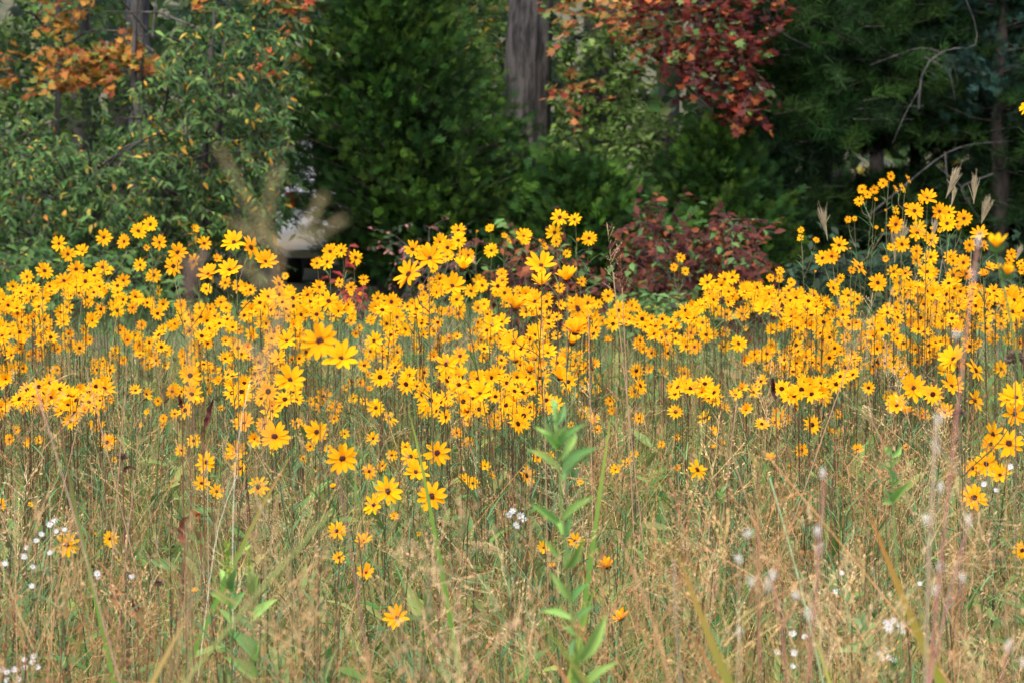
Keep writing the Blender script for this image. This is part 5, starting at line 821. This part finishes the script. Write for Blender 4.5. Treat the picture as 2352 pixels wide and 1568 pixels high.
bluestem([Q9(1590, 1600), Q9(1650, 1130), Q9(1690, 800), Q9(1740, 0), Q6(1850, 700), Q6(1880, 350), Q6(1905, 190)], [(Q9(1640, 1000), .016), (Q9(1665, 860), .012), (Q6(1910, 190), .022), (Q6(1875, 410), .018), (Q6(1770, 780), .01)], 2.9, 'tallest purple bluestem stalk with white fluff near the right edge', PUR, BRN, 9, 1)
bluestem([Q9(1575, 1560), Q9(1575, 800), Q9(1640, 400), Q9(1650, 0), Q6(1640, 1290)], [(Q9(1580, 560), .012), (Q9(1640, 100), .016), (Q9(1670, 350), .012), (Q6(1660, 1310), .016)], 2.9, 'olive bluestem stalk with white tufts left of the tallest purple stalk', (0.24, 0.2, 0.08), (0.4, 0.3, 0.2), 9, 2)
bluestem([Q9(540, 1600), Q9(520, 1000), Q9(525, 540)], [(Q9(485, 945), .012), (Q9(590, 960), .022), (Q9(460, 645), .010)], 2.9, 'maroon bluestem stalk with three white tufts right of the middle', PUR, (0.3, 0.14, 0.08), 9, 3)
bluestem([Q9(840, 1600), Q9(880, 1100), Q9(910, 750), Q9(955, 250)], [(Q9(915, 740), .020), (Q9(900, 630), .014), (Q9(930, 270), .014), (Q9(840, 1150), .018)], 2.95, 'reddish bluestem stalk with four white tufts, right foreground', PUR, BRN, 7, 4)
bluestem([Q9(720, 1600), Q9(650, 1200), Q9(630, 950)], [(Q9(765, 1030), .012), (Q9(620, 900), .014)], 3.0, 'short pale bluestem stalk beside the maroon one', (0.3, 0.2, 0.18), BRN, 7, 5)
bluestem([Q9(1600, 1560), Q9(1700, 1000), Q9(1780, 720), Q9(1870, 510)], [(Q9(1845, 560), .016), (Q9(1810, 920), .010)], 2.95, 'pink bluestem branch leaning right with white tip', PUR, (0.45, 0.22, 0.18), 7, 6)
bluestem([Q9(2000, 1560), Q9(2060, 1450), Q9(2110, 1330)], [(Q9(2100, 1350), .016), (Q9(2190, 1450), .012)], 2.9, 'low bluestem tuft in the bottom right corner', BRN, BRN, 7, 7)
bluestem([Q9(410, 1560), Q9(410, 1200), Q9(405, 820)], [(Q9(405, 800), .010), (Q9(410, 1260), .012)], 3.0, 'thin tan bluestem stalk left of the maroon one', (0.4, 0.28, 0.16), (0.48, 0.35, 0.2), 6, 8)
# near, strongly blurred seed spikes at upper left
def spikes(name, label, stem, sp, d, wid, col, seed):
    r = np.random.default_rng(seed); P = smooth(down([at(u, v, d) for u, v in stem]), 16); b = Vector(P[0]); root = empty(name, b, label, 'grass'); m = MB(); tubes(m, P, 0.0007, 6, (0.3, 0.2, 0.1)); m.build('stem', M_STEM, root, True, b); m = MB()
    for pts in sp:
        S = smooth([at(u, v, d) for u, v in pts], 10); tubes(m, S, 0.0005, 4, col); n = 42; i = r.integers(0, 9, n); p = S[i] + (S[i + 1] - S[i]) * r.random((n, 1)); T = norm(S[i + 1] - S[i]); Xa, Ya, Za = frames(T + r.normal(0, 0.45, T.shape), None, r)
        instances(m, *LANCE, p, Xa, Ya, Za, wid * .65 * r.uniform(.6, 1.2, n), pick([col], (1,), n, 0.15, r))
    m.build('seed_spikes', M_DRY, root, True, b)
spikes('foxtail_grass', 'very blurred tan grass spikes fanning before the dark cedar', [(628, 800), (640, 680), (645, 560)], [((645, 565), (590, 500), (505, 345)), ((612, 520), (620, 450), (640, 390)), ((650, 570), (600, 545), (545, 515)), ((650, 570), (700, 530), (740, 455)), ((625, 660), (595, 640), (560, 610)), ((650, 560), (720, 545), (790, 505))], 1.3, 0.006, (0.42, 0.33, 0.17), 1)
spikes('seedhead_stalk', 'blurred dark brown seed head on a stalk before the left flowers', [(436, 900), (436, 760), (435, 690)], [((436, 692), (436, 650), (440, 600)), ((436, 692), (430, 650), (425, 605)), ((437, 690), (445, 640), (465, 590))], 1.8, 0.010, (0.22, 0.15, 0.12), 2)
spikes('seedhead_stalk', 'tan blurred seed head below the fanning spikes', [(560, 980), (600, 860), (640, 730)], [((590, 880), (640, 740), (665, 690)), ((600, 850), (580, 800), (540, 790))], 1.6, 0.006, (0.42, 0.32, 0.2), 3)
# plume grass behind the tall right flowers
def plume(top, bot, d, label, seed):
    r = np.random.default_rng(seed); A, B = at(*bot, d), at(*top, d); P = smooth(down([A, B]), 10); b = Vector(P[0]); root = empty('plume_grass', b, label, 'grass', 'tan plume grasses'); m = MB(); tubes(m, P[:-2], 0.0016, 5, (0.38, 0.29, 0.17)); m.build('stem', M_STEM, root, True, b); m = MB(); n = 70; ax = np.array(B - A); L = np.linalg.norm(ax); ax = ax / L
    o = np.array(A) + ax * (L * r.uniform(0, 0.5, (n, 1))); e = np.array(A) + ax * (L * r.uniform(.75, 1.05, (n, 1))) + r.normal(0, L * 0.09, (n, 3)); path = np.stack([o, o * .45 + e * .55 + ax * 0.003, e], 1); tubes(m, path, np.array([[.0009, .0011, .0004]]).repeat(n, 0), 3, pick([(0.5, 0.42, 0.28), (0.4, 0.31, 0.18)], (1, 1), n, .12, r)); m.build('plume', M_DRY, root, True, b)
for i, (t_, b_2, lb_) in enumerate((((1660, 80), (1535, 380), 'leaning tan plume left of the tallest right plume pair'), ((1842, 140), (1825, 440), 'upright narrow tan plume, highest at right behind flowers'), ((1985, 375), (1905, 650), 'broad tan plume rightmost behind the flowers'), ((235, 490), (300, 820), 'solitary tan plume before the dark pines left of the tall flowers'), ((1625, 280), (1590, 470), 'small tan plume under the leaning one'), ((1105, 640), (1040, 950), 'pale plume rising amid the tall right flowers'), ((1010, 690), (1000, 1050), 'second pale plume left among the tall right flowers'), ((2330, 880), (2270, 1020), 'short grey plume at the right edge'), ((1420, 610), (1400, 830), 'faint plume between tall right flowers'))): plume(QR(*t_), QR(*b_2), 10.9 + 0.05 * i, lb_, i)
# single sharp seed-head grasses
def panicle_grass(top, bot, d, label, j, seed, wide=1.0):
    r = np.random.default_rng(seed); A, B = at(*bot, d), at(*top, d); P = smooth(down([A, B]), 10)[:8]; b = Vector(P[0]); root = empty('panicle_grass', b, label, 'grass', 'panicle grasses in the meadow'); m = MB(); tubes(m, smooth(down([A, A.lerp(B, 0.3)]), 10), 0.0012, 5, (0.36, 0.22, 0.12)); m.build('stem', M_STEM, root, True, b); m = MB(); Yv = np.array([tuple(B - A)]); L = np.linalg.norm(Yv); Xa, Ya, Za = frames(Yv, None, r)
    instances(m, *PAN[j], np.array([tuple(A)]), Xa, Ya, Za, np.array([[L * wide, L, L * wide]]), pick(PCOL, (1, 1, 1, 1), 1, .1, r)); m.build('panicle', M_DRY, root, True, b)
for i, (t_, b_2, d_, lb_) in enumerate(((Q5(1690, 70), Q5(1745, 520), 6.2, 'tall brown seed head standing before the maroon vine'), (Q5(1775, 270), Q5(1790, 560), 6.4, 'smaller brown seed head right of the one before the vine'), (Q4(600, 880), Q4(470, 1400), 5.8, 'open tan seed head over the lower left flowers'), (Q4(800, 930), Q4(775, 1230), 5.8, 'pale zigzag seed head left of the tall brown-stemmed flower'), (Q4(480, 760), Q4(560, 1050), 6.0, 'thin pale seed head leaning left in the left bank'), (Q6(440, 850), Q6(375, 1330), 5.6, 'upright reddish seed head right of the central clump'), (Q6(300, 1330), Q6(380, 1560), 5.4, 'curly pale seed head beside orange stalks at right'), (Q6(1230, 600), Q6(1060, 1040), 6.2, 'long arching red-stemmed seed head over the right bank'), (Q6(1060, 1130), Q6(1300, 1340), 5.0, 'drooping pale seed head under the right bank'), (Q7(890, 170), Q7(830, 330), 5.6, 'small pale seed head in grass at left'), (Q5(1570, 480), Q5(1575, 700), 6.3, 'slim whitish seed head right of the central clump'), (Q5(1280, 580), Q5(1290, 740), 6.3, 'dense pale seed head inside the central clump'))): panicle_grass(t_, b_2, d_, lb_, i % 6, 70 + i, 0.45 if i > 9 else 0.8)
# unopened green buds, near right edge
l0 = at(2285, 560, 4.0); P = smooth(down([at(2352, 900, 4.0), at(2330, 740, 4.0), at(2312, 640, 4.0), at(2300, 600, 4.0), at(2286, 575, 4.0)]), 18); b = Vector(P[0]); root = empty('budding_sunflower', b, 'blurred sunflower stem with two swollen green buds at the right edge', 'sunflower'); m = MB(); tubes(m, P, np.linspace(0.0020, 0.0014, 18), 7, (0.10, 0.18, 0.04)); m.build('stem', M_STEM, root, True, b)
for (u, v, s_, az) in ((2290, 570, 0.021, -0.3), (2312, 632, 0.017, 0.35)):
    p = at(u, v, 4.0); o = bpy.data.objects.new('flower_bud', CALB[0]); COL.objects.link(o); o.parent = root; o.location = p - b; o.rotation_mode = 'QUATERNION'; n_ = Vector((math.sin(az) * .6, -.3, 0.8)).normalized(); o.rotation_quaternion = n_.to_track_quat('Z', 'Y'); o.scale = (s_ * 1.9,) * 3
    q_ = bpy.data.objects.new('petals', HEADS['b'][0]); COL.objects.link(q_); q_.parent = o; q_.scale = (.75, .75, .45)
# curled dead leaves
def dead_leaf(pts, d, wpx, label, col=(0.16, 0.05, 0.03), seed=0):
    r = np.random.default_rng(seed); P = smooth([at(u, v, d) for u, v in pts], 12); P[:, 1] += np.sin(np.linspace(0, 5, 12)) * px(wpx, d) * 0.7; m = MB(); ribbon_path(m, P, px(wpx * .75, d), np.array(col) * 1.3, col, 1.2); v = m.v[-1]; v += r.normal(0, px(2.0, d), v.shape); c = m.c[-1] = np.clip(np.array(m.c[-1]) * r.lognormal(0, .35, (len(v), 1)), 0, .8); Pm = P[0]
    root = empty('dead_leaf_stem', (Pm[0], Pm[1], 0), label, 'dead leaf'); m.build('leaf', M_DRY, root, True, tuple(Pm)); m = MB(); tubes(m, smooth([(Pm[0], Pm[1] + .01, 0), (Pm[0] + .005, Pm[1], Pm[2] * .5), tuple(Pm)], 6), 0.0014, 5, (0.16, 0.06, 0.04)); m.build('stem', M_STEM, root, True, tuple(root.location))
dead_leaf([Q7(1155, 690), Q7(1130, 620), Q7(1150, 550), Q7(1195, 500)], 5.5, 16, 'dark brown curled dead leaf above the two budding stems', seed=1)
dead_leaf([Q7(760, 1090), Q7(720, 1030), Q7(745, 980), Q7(800, 990)], 5.2, 26, 'large mottled tan and brown dead leaf at lower left', (0.28, 0.14, 0.06), 2)
dead_leaf([Q7(860, 1130), Q7(855, 1070), Q7(835, 1020)], 5.2, 18, 'dark curled dead leaf right of the large mottled one', (0.15, 0.05, 0.025), 3)
dead_leaf([Q4(1270, 1390), Q4(1300, 1290), Q4(1340, 1180), Q4(1350, 1150)], 6.6, 15, 'hanging maroon dead leaf under the left flowers', (0.10, 0.03, 0.025), 4)
dead_leaf([Q4(1140, 1230), Q4(1135, 1180), Q4(1130, 1130)], 6.6, 14, 'small maroon dead leaf left of the hanging one', (0.10, 0.03, 0.025), 5)
dead_leaf([Q7(770, 240), Q7(810, 210), Q7(860, 215)], 6.0, 12, 'dark sideways dead leaf under the two left mid sunflowers', (0.09, 0.045, 0.03), 6)
dead_leaf([Q6(640, 1170), Q6(630, 1100), Q6(615, 1030)], 6.6, 15, 'dark maroon pod-like dead leaf under the right bank', (0.05, 0.018, 0.016), 7)
dead_leaf([Q7(1255, 540), Q7(1235, 500), Q7(1195, 465)], 6.3, 18, 'blurred orange dead leaf above the dark curled one', (0.5, 0.2, 0.08), 8)
# dry knobbly seed heads
def knob(p2, d, rpx, label, seed):
    r = np.random.default_rng(seed); c = np.array(at(*p2, d)); b = (c[0], c[1] + .03, 0); root = empty('dried_flower', b, label, 'dried flower'); m = MB(); R_ = px(rpx, d); n = 120; dr = rdir(n, r); dr[:, 2] = np.abs(dr[:, 2]) - .35; Xa, Ya, Za = frames(dr, None, r); instances(m, *OVAL, c + dr * R_ * .35, Xa, Ya, Za, R_ * .75, pick([(0.16, 0.11, 0.07), (0.25, 0.19, 0.13)], (2, 1), n, .2, r)); m.build('seed_head', M_DRY, root, True, tuple(c)); m = MB(); tubes(m, smooth([b, (c[0] + .01, c[1], c[2] * .5), tuple(c)], 8), 0.0013, 5, (0.15, 0.11, 0.07)); m.build('stem', M_STEM, root, True, b)
knob(Q6(2140, 920), 5.6, 24, 'dark dried flower head near the right edge above the flowers', 1)
knob(Q6(1790, 1260), 5.6, 16, 'dried flower head beside the tallest purple bluestem stalk', 2)
knob(Q7(990, 940), 5.3, 13, 'small dried seed head right of the large mottled dead leaf', 3)
knob(Q7(765, 150), 6.0, 13, 'feathery grey dried head above the dark sideways dead leaf', 4)
